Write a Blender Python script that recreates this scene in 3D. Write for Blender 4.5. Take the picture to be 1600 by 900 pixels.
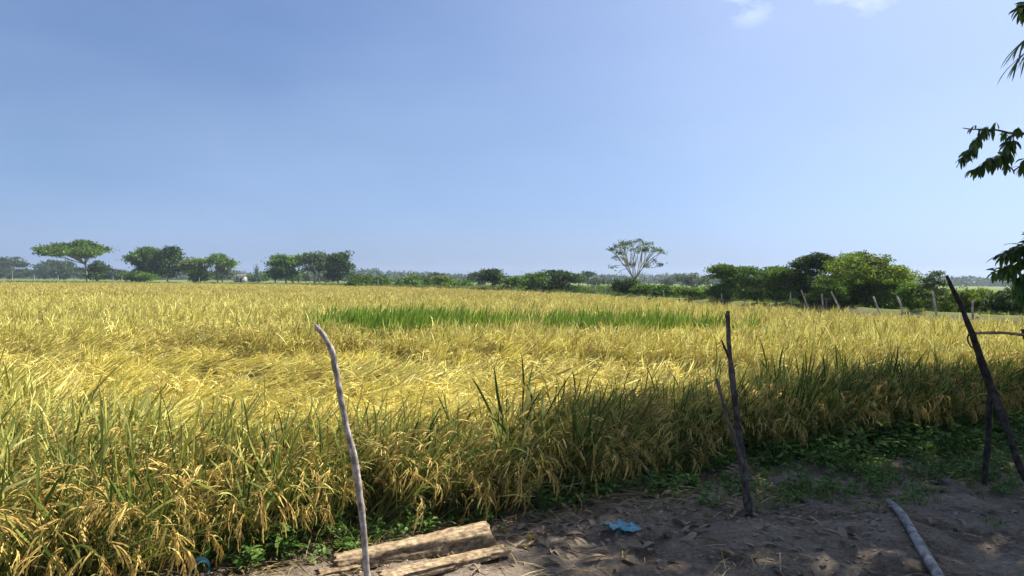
import bpy, math, random
import numpy as np
from mathutils import Matrix, Vector, Euler
R_ = math.radians
for o in list(bpy.data.objects): bpy.data.objects.remove(o)
scn = bpy.context.scene
COL = scn.collection

# ------------------------------------------------------------------ camera, sky, sun, exposure
F_PX, CAM_Z = 1150.0, 1.65
cam_d = bpy.data.cameras.new('camera'); cam = bpy.data.objects.new('camera', cam_d); COL.objects.link(cam)
cam_d.sensor_width = 36.0; cam_d.lens = 36.0 * F_PX / 1600.0
cam_d.clip_start = 0.05; cam_d.clip_end = 6000
cam.location = (0, 0, CAM_Z); cam.rotation_euler = (R_(90 - 0.59), R_(-0.45), 0)
scn.camera = cam
CR = Euler(cam.rotation_euler).to_matrix()
SUN_EL, SUN_AZ = 50.0, 62.0          # azimuth in degrees from +Y towards +X
wd = bpy.data.worlds.new('World'); scn.world = wd; wd.use_nodes = True
wn, wl = wd.node_tree.nodes, wd.node_tree.links
wn.clear()
wout = wn.new('ShaderNodeOutputWorld'); bg = wn.new('ShaderNodeBackground'); sky = wn.new('ShaderNodeTexSky')
sky.sky_type = 'NISHITA'; sky.sun_disc = False; sky.sun_elevation = R_(SUN_EL); sky.sun_rotation = R_(SUN_AZ)
sky.altitude = 0; sky.air_density = 1.0; sky.dust_density = 1.7; sky.ozone_density = 2.5
bg.inputs['Strength'].default_value = 0.071
# thin high haze and two scraps of cloud
tc = wn.new('ShaderNodeTexCoord')
def wmath(op, a, b=None, clamp=False):
    n = wn.new('ShaderNodeMath'); n.operation = op; n.use_clamp = clamp
    for i, v in enumerate((a, b)):
        if v is None: continue
        if isinstance(v, (int, float)): n.inputs[i].default_value = v
        else: wl.new(v, n.inputs[i])
    return n.outputs[0]
def wblob(d, r0, r1):
    dv = wn.new('ShaderNodeVectorMath'); dv.operation = 'DISTANCE'
    wl.new(tc.outputs['Generated'], dv.inputs[0]); dv.inputs[1].default_value = d
    m = wn.new('ShaderNodeMapRange'); m.interpolation_type = 'SMOOTHSTEP'
    wl.new(dv.outputs['Value'], m.inputs['Value'])
    m.inputs['From Min'].default_value = r0; m.inputs['From Max'].default_value = r1
    m.inputs['To Min'].default_value = 1; m.inputs['To Max'].default_value = 0
    return m.outputs[0]
def pdir(px, py): return (CR @ Vector(((px-800)/F_PX, (450-py)/F_PX, -1))).normalized()
nz = wn.new('ShaderNodeTexNoise'); nz.inputs['Scale'].default_value = 9; nz.inputs['Detail'].default_value = 7; nz.inputs['Roughness'].default_value = .62
mp = wn.new('ShaderNodeMapping'); mp.inputs['Scale'].default_value = (1, 1, 1.9); wl.new(tc.outputs['Generated'], mp.inputs[0]); wl.new(mp.outputs[0], nz.inputs['Vector'])
nr = wn.new('ShaderNodeMapRange'); nr.interpolation_type = 'SMOOTHSTEP'; wl.new(nz.outputs[0], nr.inputs['Value'])
nr.inputs['From Min'].default_value = .30; nr.inputs['From Max'].default_value = .58
bl = wmath('MAXIMUM', wblob(pdir(1172, -4), .006, .06), wblob(pdir(1335, -14), .014, .085))
cl = wmath('MULTIPLY', bl, nr.outputs[0])
nz2 = wn.new('ShaderNodeTexNoise'); nz2.inputs['Scale'].default_value = 2.2; nz2.inputs['Detail'].default_value = 5
mp2 = wn.new('ShaderNodeMapping'); mp2.inputs['Scale'].default_value = (1, 1, 3.0); wl.new(tc.outputs['Generated'], mp2.inputs[0]); wl.new(mp2.outputs[0], nz2.inputs['Vector'])
veil = wn.new('ShaderNodeMapRange'); wl.new(nz2.outputs[0], veil.inputs['Value'])
veil.inputs['From Min'].default_value = .35; veil.inputs['From Max'].default_value = .75; veil.inputs['To Min'].default_value = 0; veil.inputs['To Max'].default_value = .13
dsun = wn.new('ShaderNodeVectorMath'); dsun.operation = 'DOT_PRODUCT'; wl.new(tc.outputs['Generated'], dsun.inputs[0]); dsun.inputs[1].default_value = (.568, .302, .766)
glow = wn.new('ShaderNodeMapRange'); wl.new(dsun.outputs['Value'], glow.inputs['Value']); glow.inputs['From Min'].default_value = .48; glow.inputs['From Max'].default_value = .86; glow.inputs['To Min'].default_value = 0; glow.inputs['To Max'].default_value = .42
sz = wn.new('ShaderNodeSeparateXYZ'); wl.new(tc.outputs['Generated'], sz.inputs[0])
milk = wn.new('ShaderNodeMapRange'); milk.interpolation_type = 'SMOOTHSTEP'; wl.new(sz.outputs['Z'], milk.inputs['Value'])
milk.inputs['From Min'].default_value = 0; milk.inputs['From Max'].default_value = .11; milk.inputs['To Min'].default_value = .23; milk.inputs['To Max'].default_value = 0
fac = wmath('MAXIMUM', wmath('MULTIPLY', cl, .85), wmath('ADD', wmath('ADD', veil.outputs[0], glow.outputs[0]), milk.outputs[0]), True)
mx = wn.new('ShaderNodeMix'); mx.data_type = 'RGBA'
wl.new(fac, mx.inputs['Factor']); wl.new(sky.outputs[0], mx.inputs['A']); mx.inputs['B'].default_value = (8.0, 8.5, 9.0, 1)
sx = wn.new('ShaderNodeSeparateXYZ'); wl.new(tc.outputs['Generated'], sx.inputs[0])
lowm = wn.new('ShaderNodeMapRange'); lowm.interpolation_type = 'SMOOTHSTEP'; wl.new(sx.outputs['Z'], lowm.inputs['Value'])
lowm.inputs['From Min'].default_value = 0; lowm.inputs['From Max'].default_value = .20; lowm.inputs['To Min'].default_value = 1; lowm.inputs['To Max'].default_value = 0
wb = wn.new('ShaderNodeMix'); wb.data_type = 'RGBA'; wl.new(lowm.outputs[0], wb.inputs['Factor']); wb.inputs['A'].default_value = (.76, .84, 1.03, 1); wb.inputs['B'].default_value = (.62, .80, 1.30, 1)
wv = wn.new('ShaderNodeVectorMath'); wv.operation = 'MULTIPLY'; wl.new(mx.outputs['Result'], wv.inputs[0]); wl.new(wb.outputs['Result'], wv.inputs[1]); wl.new(wv.outputs[0], bg.inputs['Color']); wl.new(bg.outputs[0], wout.inputs['Surface'])

sd = bpy.data.lights.new('sun', 'SUN'); sd.energy = 5.0; sd.angle = R_(0.53); sd.color = (1.0, .945, .85)
sun = bpy.data.objects.new('sun', sd); COL.objects.link(sun)
SV = Vector((math.sin(R_(SUN_AZ))*math.cos(R_(SUN_EL)), math.cos(R_(SUN_AZ))*math.cos(R_(SUN_EL)), math.sin(R_(SUN_EL))))
sun.rotation_euler = SV.to_track_quat('Z', 'Y').to_euler(); sun.location = SV * 50
scn.view_settings.view_transform = 'Standard'; scn.view_settings.look = 'None'
scn.view_settings.exposure = 0.92; scn.view_settings.gamma = 1; scn.view_settings.use_curve_mapping = False
scn.cycles.max_bounces = 7; scn.cycles.diffuse_bounces = 3; scn.cycles.transmission_bounces = 4
scn.cycles.volume_bounces = 0; scn.cycles.transparent_max_bounces = 8

# ------------------------------------------------------------------ helpers
def P(px, py, Y):
    d = CR @ Vector(((px-800)/F_PX, (450-py)/F_PX, -1)); return Vector((0, 0, CAM_Z)) + d * (Y/d.y)
def PG(px, py, z=0.0):
    d = CR @ Vector(((px-800)/F_PX, (450-py)/F_PX, -1)); return Vector((0, 0, CAM_Z)) + d * ((z-CAM_Z)/d.z)
def tag(o, label=None, cat=None, group=None, kind=None):
    for k, v in (('label', label), ('category', cat), ('group', group), ('kind', kind)):
        if v: o[k] = v
    return o
def empty(name, loc, rz=0):
    o = bpy.data.objects.new(name, None); o.empty_display_size = .2; COL.objects.link(o); o.location = loc; o.rotation_euler = (0, 0, rz); return o
def mesh_np(name, V, Fc, mats, mi=None, smooth=False):
    """V (n,3), Fc (m,k) ints with k = 3 or 4"""
    me = bpy.data.meshes.new(name); V = np.asarray(V, np.float32); Fc = np.asarray(Fc, np.int32)
    m, k = Fc.shape
    me.vertices.add(len(V)); me.vertices.foreach_set('co', V.ravel())
    me.loops.add(m*k); me.loops.foreach_set('vertex_index', Fc.ravel())
    me.polygons.add(m); me.polygons.foreach_set('loop_start', np.arange(0, m*k, k, dtype=np.int32))
    if smooth: me.polygons.foreach_set('use_smooth', np.ones(m, bool))
    for mt in mats: me.materials.append(mt)
    if mi is not None: me.polygons.foreach_set('material_index', np.asarray(mi, np.int32))
    me.update(calc_edges=True); me.validate(); return me
def obj(name, me, parent=None):
    o = bpy.data.objects.new(name, me); COL.objects.link(o)
    if parent: o.parent = parent
    return o
class MB:
    def __init__(s): s.v = []; s.f = []; s.mi = []; s.n = 0
    def add(s, V, Fc, mi=0):
        V = np.asarray(V, float).reshape(-1, 3); Fc = np.asarray(Fc, int)
        if Fc.shape[1] == 3: Fc = np.hstack([Fc, Fc[:, 2:3]]); 
        s.v.append(V); s.f.append(Fc + s.n); s.mi += [mi]*len(Fc); s.n += len(V)
    def ribbon(s, pts, w, side, mi=0):
        pts = np.asarray(pts, float); n = len(pts); w = np.asarray(w, float).reshape(-1, 1)
        side = np.asarray(side, float)
        V = np.empty((2*n, 3)); V[0::2] = pts - side*w*.5; V[1::2] = pts + side*w*.5
        i = np.arange(n-1)*2; s.add(V, np.stack([i, i+1, i+3, i+2], 1), mi)
    def tube(s, pts, r, k=7, mi=0, caps=True, jit=0, rng=None):
        pts = np.asarray(pts, float); n = len(pts); r = np.broadcast_to(np.asarray(r, float), (n,))
        T = np.gradient(pts, axis=0); T /= np.linalg.norm(T, axis=1)[:, None] + 1e-9
        a = np.cross(T, [0.13, 0.98, 0.1]); a /= np.linalg.norm(a, axis=1)[:, None] + 1e-9; b = np.cross(T, a)
        th = np.arange(k)/k*2*np.pi
        rr = r[:, None]*np.ones((n, k))
        if jit: rr = rr*(1 + jit*(rng.random((n, k))-.5))
        V = pts[:, None] + rr[..., None]*(np.cos(th)[None, :, None]*a[:, None] + np.sin(th)[None, :, None]*b[:, None])
        V = V.reshape(-1, 3); Fs = []
        i, j = np.meshgrid(np.arange(n-1), np.arange(k), indexing='ij'); i = i.ravel(); j = j.ravel(); j2 = (j+1) % k
        Fs = np.stack([i*k+j, i*k+j2, (i+1)*k+j2, (i+1)*k+j], 1)
        s.add(V, Fs, mi)
        if caps:
            for e in (0, n-1):
                base = s.n; c = pts[e]; ring = V[e*k:(e+1)*k]
                s.add(np.vstack([ring, c[None]]), [[q, (q+1) % k, k] for q in range(k)], mi)
    def build(s, name, mats, parent=None, smooth=True):
        if not isinstance(mats, (list, tuple)): mats = [mats]
        V = np.vstack(s.v); Fc = np.vstack(s.f)
        me = mesh_clean(name, V, Fc, mats, s.mi, smooth)
        return obj(name, me, parent)
def mesh_clean(name, V, Fc, mats, mi, smooth):
    """quads, some degenerate (triangles written twice)"""
    me = bpy.data.meshes.new(name); Fc = np.asarray(Fc, np.int32); tri = Fc[:, 2] == Fc[:, 3]
    cnt = np.where(tri, 3, 4); start = np.concatenate([[0], np.cumsum(cnt)[:-1]]).astype(np.int32)
    keep = np.ones(Fc.shape, bool); keep[tri, 3] = False; loops = Fc[keep]
    me.vertices.add(len(V)); me.vertices.foreach_set('co', np.asarray(V, np.float32).ravel())
    me.loops.add(len(loops)); me.loops.foreach_set('vertex_index', loops.astype(np.int32))
    me.polygons.add(len(Fc)); me.polygons.foreach_set('loop_start', start)
    if smooth: me.polygons.foreach_set('use_smooth', np.ones(len(Fc), bool))
    for mt in mats: me.materials.append(mt)
    me.polygons.foreach_set('material_index', np.asarray(mi, np.int32))
    me.update(calc_edges=True); return me

# smooth value noise for numpy
_rg = np.random.default_rng(5); _tab = _rg.random((256, 256))
def vnoise(x, y):
    xi = np.floor(x).astype(int); yi = np.floor(y).astype(int); fx = x-xi; fy = y-yi
    fx = fx*fx*(3-2*fx); fy = fy*fy*(3-2*fy)
    g = lambda a, b: _tab[a % 256, b % 256]
    return (g(xi, yi)*(1-fx)+g(xi+1, yi)*fx)*(1-fy) + (g(xi, yi+1)*(1-fx)+g(xi+1, yi+1)*fx)*fy
def fbm(x, y, o=4):
    s = 0; a = .5; t = 0
    for k in range(o): s = s + a*vnoise(x*2**k+17*k, y*2**k+5*k); t += a; a *= .5
    return s/t
def sst(a, b, x): t = np.clip((x-a)/(b-a), 0, 1); return t*t*(3-2*t)

# ------------------------------------------------------------------ materials
def mat_new(name):
    m = bpy.data.materials.new(name); m.use_nodes = True; n = m.node_tree.nodes; n.clear(); return m, n, m.node_tree.links
def ramp(n, cols):
    r = n.new('ShaderNodeValToRGB'); e = r.color_ramp.elements
    while len(e) < len(cols): e.new(.5)
    for i, (p, c) in enumerate(cols): e[i].position = p; e[i].color = (*c, 1)
    return r
def leaf_mat(name, cols, transl=.35, rough=.6, spec=.16, big=None, tcol=(1.15, 1.2, .55)):
    m, n, l = mat_new(name); out = n.new('ShaderNodeOutputMaterial')
    g = n.new('ShaderNodeNewGeometry'); r = ramp(n, cols); l.new(g.outputs['Random Per Island'], r.inputs[0]); c = r.outputs[0]
    if big:
        t = n.new('ShaderNodeTexCoord'); z = n.new('ShaderNodeTexNoise'); z.inputs['Scale'].default_value = big; l.new(t.outputs['Object'], z.inputs['Vector'])
        mr = n.new('ShaderNodeMapRange'); l.new(z.outputs[0], mr.inputs['Value']); mr.inputs['From Min'].default_value = .3; mr.inputs['From Max'].default_value = .7
        mr.inputs['To Min'].default_value = .5; mr.inputs['To Max'].default_value = 1.55
        v = n.new('ShaderNodeVectorMath'); v.operation = 'SCALE'; l.new(c, v.inputs[0]); l.new(mr.outputs[0], v.inputs['Scale']); c = v.outputs[0]
    p = n.new('ShaderNodeBsdfPrincipled'); l.new(c, p.inputs['Base Color']); p.inputs['Roughness'].default_value = rough
    p.inputs['Specular IOR Level'].default_value = spec
    tr = n.new('ShaderNodeBsdfTranslucent'); tm = n.new('ShaderNodeVectorMath'); tm.operation = 'MULTIPLY'; l.new(c, tm.inputs[0]); tm.inputs[1].default_value = tcol
    l.new(tm.outputs[0], tr.inputs['Color'])
    mx = n.new('ShaderNodeMixShader'); mx.inputs[0].default_value = transl; l.new(p.outputs[0], mx.inputs[1]); l.new(tr.outputs[0], mx.inputs[2]); l.new(mx.outputs[0], out.inputs['Surface'])
    return m
def wood_mat(name, c1, c2, scale=6, stretch=(1, 1, .15), rough=.85, bump=.6, dist=.004):
    m, n, l = mat_new(name); out = n.new('ShaderNodeOutputMaterial'); p = n.new('ShaderNodeBsdfPrincipled')
    t = n.new('ShaderNodeTexCoord'); mp = n.new('ShaderNodeMapping'); mp.inputs['Scale'].default_value = stretch; l.new(t.outputs['Object'], mp.inputs[0])
    z = n.new('ShaderNodeTexNoise'); z.inputs['Scale'].default_value = scale; z.inputs['Detail'].default_value = 7; z.inputs['Roughness'].default_value = .7; l.new(mp.outputs[0], z.inputs['Vector'])
    r = ramp(n, [(.33, c1), (.62, c2)]); l.new(z.outputs[0], r.inputs[0])
    z2 = n.new('ShaderNodeTexNoise'); z2.inputs['Scale'].default_value = scale*.5; z2.inputs['Detail'].default_value = 4; l.new(t.outputs['Object'], z2.inputs['Vector'])
    mm = n.new('ShaderNodeMapRange'); l.new(z2.outputs[0], mm.inputs['Value']); mm.inputs['From Min'].default_value = .35; mm.inputs['From Max'].default_value = .7; mm.inputs['To Min'].default_value = .38; mm.inputs['To Max'].default_value = 1.2
    v = n.new('ShaderNodeVectorMath'); v.operation = 'SCALE'; l.new(r.outputs[0], v.inputs[0]); l.new(mm.outputs[0], v.inputs['Scale'])
    l.new(v.outputs[0], p.inputs['Base Color']); p.inputs['Roughness'].default_value = rough; p.inputs['Specular IOR Level'].default_value = .2
    b = n.new('ShaderNodeBump'); b.inputs['Strength'].default_value = bump; b.inputs['Distance'].default_value = dist*2.2; l.new(z.outputs[0], b.inputs['Height']); l.new(b.outputs[0], p.inputs['Normal'])
    l.new(p.outputs[0], out.inputs['Surface']); return m
# rice: colour follows the attribute 'green' of the point a plant grows on (0 ripe .. 1 green)
def rice_mat(name, gold, green, transl):
    m, n, l = mat_new(name); out = n.new('ShaderNodeOutputMaterial')
    g = n.new('ShaderNodeNewGeometry'); rg = ramp(n, gold); rr = ramp(n, green)
    l.new(g.outputs['Random Per Island'], rg.inputs[0]); l.new(g.outputs['Random Per Island'], rr.inputs[0])
    a = n.new('ShaderNodeAttribute'); a.attribute_type = 'INSTANCER'; a.attribute_name = 'green'
    b = n.new('ShaderNodeAttribute'); b.attribute_type = 'INSTANCER'; b.attribute_name = 'tone'
    m1 = n.new('ShaderNodeMath'); m1.operation = 'MULTIPLY_ADD'; l.new(g.outputs['Random Per Island'], m1.inputs[0]); m1.inputs[1].default_value = 7.31; m1.inputs[2].default_value = 0
    m2 = n.new('ShaderNodeMath'); m2.operation = 'FRACT'; l.new(m1.outputs[0], m2.inputs[0])
    m3 = n.new('ShaderNodeMath'); m3.operation = 'MULTIPLY_ADD'; m3.use_clamp = True   # green*2 - rand
    m4 = n.new('ShaderNodeMath'); m4.operation = 'SUBTRACT'; l.new(a.outputs['Fac'], m3.inputs[0]); m3.inputs[1].default_value = 2.0
    m5 = n.new('ShaderNodeMath'); m5.operation = 'MULTIPLY'; l.new(m2.outputs[0], m5.inputs[0]); m5.inputs[1].default_value = -1.0; l.new(m5.outputs[0], m3.inputs[2])
    mx = n.new('ShaderNodeMix'); mx.data_type = 'RGBA'; l.new(m3.outputs[0], mx.inputs['Factor']); l.new(rg.outputs[0], mx.inputs['A']); l.new(rr.outputs[0], mx.inputs['B'])
    v = n.new('ShaderNodeVectorMath'); v.operation = 'SCALE'; l.new(mx.outputs['Result'], v.inputs[0]); l.new(b.outputs['Fac'], v.inputs['Scale'])
    p = n.new('ShaderNodeBsdfPrincipled'); l.new(v.outputs[0], p.inputs['Base Color']); p.inputs['Roughness'].default_value = .68; p.inputs['Specular IOR Level'].default_value = .16
    tr = n.new('ShaderNodeBsdfTranslucent'); l.new(v.outputs[0], tr.inputs['Color'])
    ms = n.new('ShaderNodeMixShader'); ms.inputs[0].default_value = transl; l.new(p.outputs[0], ms.inputs[1]); l.new(tr.outputs[0], ms.inputs[2]); l.new(ms.outputs[0], out.inputs['Surface'])
    return m
RL = rice_mat('rice_leaf', [(0, (.24, .19, .04)), (.35, (.42, .38, .07)), (.6, (.585, .545, .14)), (1, (.71, .67, .25))], [(0, (.03, .06, .01)), (.5, (.085, .13, .02)), (1, (.23, .27, .05))], .24)
RG = leaf_mat('green_rice_leaf', [(0, (.09, .165, .018)), (.5, (.18, .29, .04)), (1, (.36, .46, .09))], .28)
RP = rice_mat('rice_grain', [(0, (.34, .24, .05)), (.35, (.57, .48, .12)), (.8, (.68, .57, .18)), (1, (.74, .65, .26))], [(0, (.27, .17, .045)), (.6, (.50, .35, .09)), (1, (.62, .47, .15))], .15)
RS = rice_mat('rice_straw', [(0, (.12, .08, .03)), (.6, (.26, .19, .075)), (1, (.46, .36, .17))], [(0, (.08, .12, .02)), (1, (.24, .24, .07))], .2)

# ------------------------------------------------------------------ terrain: where the field lies
NEAR = np.array([(-110, -8), (-30, -4), (-6, 2.4), (-4, 3.0), (-2.6, 3.35), (-2.15, 3.75), (-1.8, 4.2), (-1.25, 4.55), (-.75, 4.85), (.2, 5.4), (.82, 5.9), (1.6, 6.55), (2.64, 7.05), (3.4, 7.45), (4.6, 7.95), (6.1, 8.8), (9, 10), (16, 13)], float)
FAR = np.array([(16, 13), (15.2, 17.5), (14.3, 20.6), (13.4, 22.2), (12.4, 26), (11.1, 32), (9.6, 37.5), (6.2, 47.4), (0, 66), (-16.5, 95), (-35, 115), (-55, 124), (-75, 110), (-112, 106)], float)
POLY = np.vstack([NEAR, FAR[1:]])
def pdist(line, X, Y):
    d = np.full(np.shape(X), 1e9)
    for (ax, ay), (bx, by) in zip(line[:-1], line[1:]):
        L2 = (bx-ax)**2+(by-ay)**2; t = np.clip(((X-ax)*(bx-ax)+(Y-ay)*(by-ay))/L2, 0, 1)
        d = np.minimum(d, np.hypot(X-ax-t*(bx-ax), Y-ay-t*(by-ay)))
    return d
def inside(X, Y, poly=POLY):
    c = np.zeros(np.shape(X), bool)
    n = len(poly)
    for i in range(n):
        ax, ay = poly[i]; bx, by = poly[(i+1) % n]
        if ay == by: continue
        cr = ((ay > Y) != (by > Y)) & (X < (bx-ax)*(Y-ay)/(by-ay)+ax); c ^= cr
    return c
def ground_z(X, Y):
    X = np.asarray(X, float); Y = np.asarray(Y, float)
    ins = inside(X, Y); dn = pdist(NEAR, X, Y); df = pdist(FAR, X, Y)
    w = sst(.3, .7, dn/(dn+df+1e-6))
    z = np.where(ins, 0, w*.5*sst(0, 1.6, df)) + np.where(ins, 0, w*.22*sst(.2, 1.2, df)*(1-sst(1.6, 3.5, df)))
    near = np.where(ins, 0, (1-w))
    fade = 1-sst(14, 25, np.hypot(X, Y))
    rough = (fbm(X*.9, Y*.9, 3)-.5)*.10 + (fbm(X*5, Y*5, 4)-.5)*.085 + (fbm(X*17, Y*17, 3)-.5)*.022 + .03*np.abs(fbm(X*3+20, Y*7, 3)-.5)
    z = z + near*fade*(rough + .03*sst(0, .8, dn)) + np.where(ins, -.05*sst(0, .4, dn), 0)
    z = z + .05*np.exp(-((X-2.35)**2/.9+(Y-4.75)**2/.35))*near
    return z
def gz(x, y): return float(ground_z(np.array([x]), np.array([y]))[0])
def axis(segs):
    a = []
    for s, e, d in segs: a += list(np.arange(s, e-1e-6, d))
    return np.array(a + [segs[-1][1]])
gx = axis([(-1200, -400, 200), (-400, -120, 40), (-120, -20, 5), (-20, -3.4, .6), (-3.4, 6.4, .035), (6.4, 26, .6), (26, 120, 8), (120, 400, 40), (400, 1200, 200)])
gy = axis([(-60, -10, 10), (-10, 2.8, .8), (2.8, 9.4, .035), (9.4, 70, .7), (70, 130, 1.0), (130, 400, 15), (400, 1200, 200)])
GX, GY = np.meshgrid(gx, gy, indexing='ij'); GZ = ground_z(GX, GY)
nx, ny = GX.shape; ii, jj = np.meshgrid(np.arange(nx-1), np.arange(ny-1), indexing='ij'); ii = ii.ravel(); jj = jj.ravel()
gF = np.stack([ii*ny+jj, (ii+1)*ny+jj, (ii+1)*ny+jj+1, ii*ny+jj+1], 1)
def ground_mat():
    m, n, l = mat_new('ground_soil'); out = n.new('ShaderNodeOutputMaterial'); p = n.new('ShaderNodeBsdfPrincipled')
    t = n.new('ShaderNodeTexCoord')
    def noise(s, d=6, rgh=.6):
        z = n.new('ShaderNodeTexNoise'); z.inputs['Scale'].default_value = s; z.inputs['Detail'].default_value = d; z.inputs['Roughness'].default_value = rgh; l.new(t.outputs['Object'], z.inputs['Vector']); return z.outputs[0]
    dirt = ramp(n, [(.32, (.075, .057, .04)), (.42, (.20, .155, .112)), (.52, (.35, .28, .21)), (.74, (.54, .45, .345))]); l.new(noise(2.3, 10, .72), dirt.inputs[0])
    fine = ramp(n, [(.32, (.5, .5, .5)), (.66, (1.25, 1.22, 1.18))]); l.new(noise(38, 6, .75), fine.inputs[0])
    mu = n.new('ShaderNodeMix'); mu.data_type = 'RGBA'; mu.blend_type = 'MULTIPLY'; mu.inputs['Factor'].default_value = 1; l.new(dirt.outputs[0], mu.inputs['A']); l.new(fine.outputs[0], mu.inputs['B'])
    mud = ramp(n, [(.3, (.05, .037, .022)), (.7, (.14, .105, .065))]); l.new(noise(1.6, 6), mud.inputs[0])
    mead = ramp(n, [(.3, (.07, .115, .02)), (.5, (.13, .175, .035)), (.75, (.24, .25, .08))]); l.new(noise(.05, 7, .65), mead.inputs[0])
    bank = ramp(n, [(.35, (.07, .048, .032)), (.65, (.17, .13, .075))]); l.new(noise(.5, 7, .6), bank.inputs[0])
    a = n.new('ShaderNodeAttribute'); a.attribute_name = 'zone'; sp = n.new('ShaderNodeSeparateColor'); l.new(a.outputs['Color'], sp.inputs[0])
    def mixc(A, B, f):
        q = n.new('ShaderNodeMix'); q.data_type = 'RGBA'; l.new(f, q.inputs['Factor']); l.new(A, q.inputs['A']); l.new(B, q.inputs['B']); return q.outputs['Result']
    c = mixc(mu.outputs['Result'], mud.outputs[0], sp.outputs[0]); c = mixc(c, mead.outputs[0], sp.outputs[1]); c = mixc(c, bank.outputs[0], sp.outputs[2])
    l.new(c, p.inputs['Base Color']); p.inputs['Roughness'].default_value = .95; p.inputs['Specular IOR Level'].default_value = .15
    b = n.new('ShaderNodeBump'); b.inputs['Strength'].default_value = 1.0; b.inputs['Distance'].default_value = .035; l.new(noise(48, 10, .8), b.inputs['Height']); l.new(b.outputs[0], p.inputs['Normal'])
    l.new(p.outputs[0], out.inputs['Surface']); return m
me = mesh_np('ground', np.stack([GX, GY, GZ], -1).reshape(-1, 3), gF, [ground_mat()], smooth=True)
ins = inside(GX, GY); dn = pdist(NEAR, GX, GY); df = pdist(FAR, GX, GY); far_side = sst(.45, .55, dn/(dn+df+1e-6))
zone = np.zeros((nx*ny, 4), np.float32); zone[:, 3] = 1
zone[:, 0] = np.where(ins, sst(-.1, .25, dn), 0).ravel()
zone[:, 1] = np.where(ins, 0, far_side*sst(.7, 1.4, df)).ravel()
zone[:, 2] = np.where(ins, 0, far_side*(1-sst(.7, 1.4, df))).ravel()
ca = me.color_attributes.new('zone', 'FLOAT_COLOR', 'POINT'); ca.data.foreach_set('color', zone.ravel())
tag(obj('ground', me), 'bare brown soil running out under the rice to green meadow', kind='structure')

# ------------------------------------------------------------------ scatter by geometry nodes
HID = {}
def proto_collection(name, meshes):
    c = bpy.data.collections.new(name)
    for i, me in enumerate(meshes):
        o = bpy.data.objects.new('%s_%03d' % (name, i), me); c.objects.link(o)
    HID[name] = c; return c
def euler_from(Rm):
    y = np.arcsin(np.clip(-Rm[:, 2, 0], -1, 1)); x = np.arctan2(Rm[:, 2, 1], Rm[:, 2, 2]); z = np.arctan2(Rm[:, 1, 0], Rm[:, 0, 0]); return np.stack([x, y, z], 1)
def rz(a): c, s = np.cos(a), np.sin(a); o = np.zeros_like(a); e = np.ones_like(a); return np.stack([np.stack([c, -s, o], 1), np.stack([s, c, o], 1), np.stack([o, o, e], 1)], 1)
def ry(a): c, s = np.cos(a), np.sin(a); o = np.zeros_like(a); e = np.ones_like(a); return np.stack([np.stack([c, o, s], 1), np.stack([o, e, o], 1), np.stack([-s, o, c], 1)], 1)
def scatter(name, pts, az, tilt, spin, scl, idx, green, tone, coll, label, cat):
    me = bpy.data.meshes.new(name); n = len(pts); me.vertices.add(n); me.vertices.foreach_set('co', np.asarray(pts, np.float32).ravel())
    rot = euler_from(rz(az) @ ry(tilt) @ rz(spin-az))
    def at(nm, ty, arr, f='value'):
        a = me.attributes.new(nm, ty, 'POINT'); a.data.foreach_set(f, np.ascontiguousarray(arr).ravel())
    at('rot', 'FLOAT_VECTOR', rot.astype(np.float32), 'vector'); 
    if np.ndim(scl) == 1: scl = np.stack([scl]*3, 1)
    at('scl', 'FLOAT_VECTOR', scl.astype(np.float32), 'vector'); at('idx', 'INT', idx.astype(np.int32))
    at('green', 'FLOAT', green.astype(np.float32)); at('tone', 'FLOAT', tone.astype(np.float32))
    o = obj(name, me); tag(o, label, cat, kind='stuff')
    ng = bpy.data.node_groups.new(name+'_scatter', 'GeometryNodeTree')
    ng.interface.new_socket('Geometry', in_out='INPUT', socket_type='NodeSocketGeometry'); ng.interface.new_socket('Geometry', in_out='OUTPUT', socket_type='NodeSocketGeometry')
    N, L = ng.nodes, ng.links; gi = N.new('NodeGroupInput'); go = N.new('NodeGroupOutput'); ip = N.new('GeometryNodeInstanceOnPoints'); ci = N.new('GeometryNodeCollectionInfo')
    ci.inputs['Collection'].default_value = coll; ci.inputs['Separate Children'].default_value = True; ci.inputs['Reset Children'].default_value = True
    def na(nm, ty):
        q = N.new('GeometryNodeInputNamedAttribute'); q.data_type = ty; q.inputs['Name'].default_value = nm; return q.outputs['Attribute']
    ip.inputs['Pick Instance'].default_value = True
    L.new(gi.outputs[0], ip.inputs['Points']); L.new(ci.outputs[0], ip.inputs['Instance']); L.new(na('idx', 'INT'), ip.inputs['Instance Index'])
    L.new(na('rot', 'FLOAT_VECTOR'), ip.inputs['Rotation']); L.new(na('scl', 'FLOAT_VECTOR'), ip.inputs['Scale']); L.new(ip.outputs[0], go.inputs[0])
    md = o.modifiers.new('scatter', 'NODES'); md.node_group = ng
    return o

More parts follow.
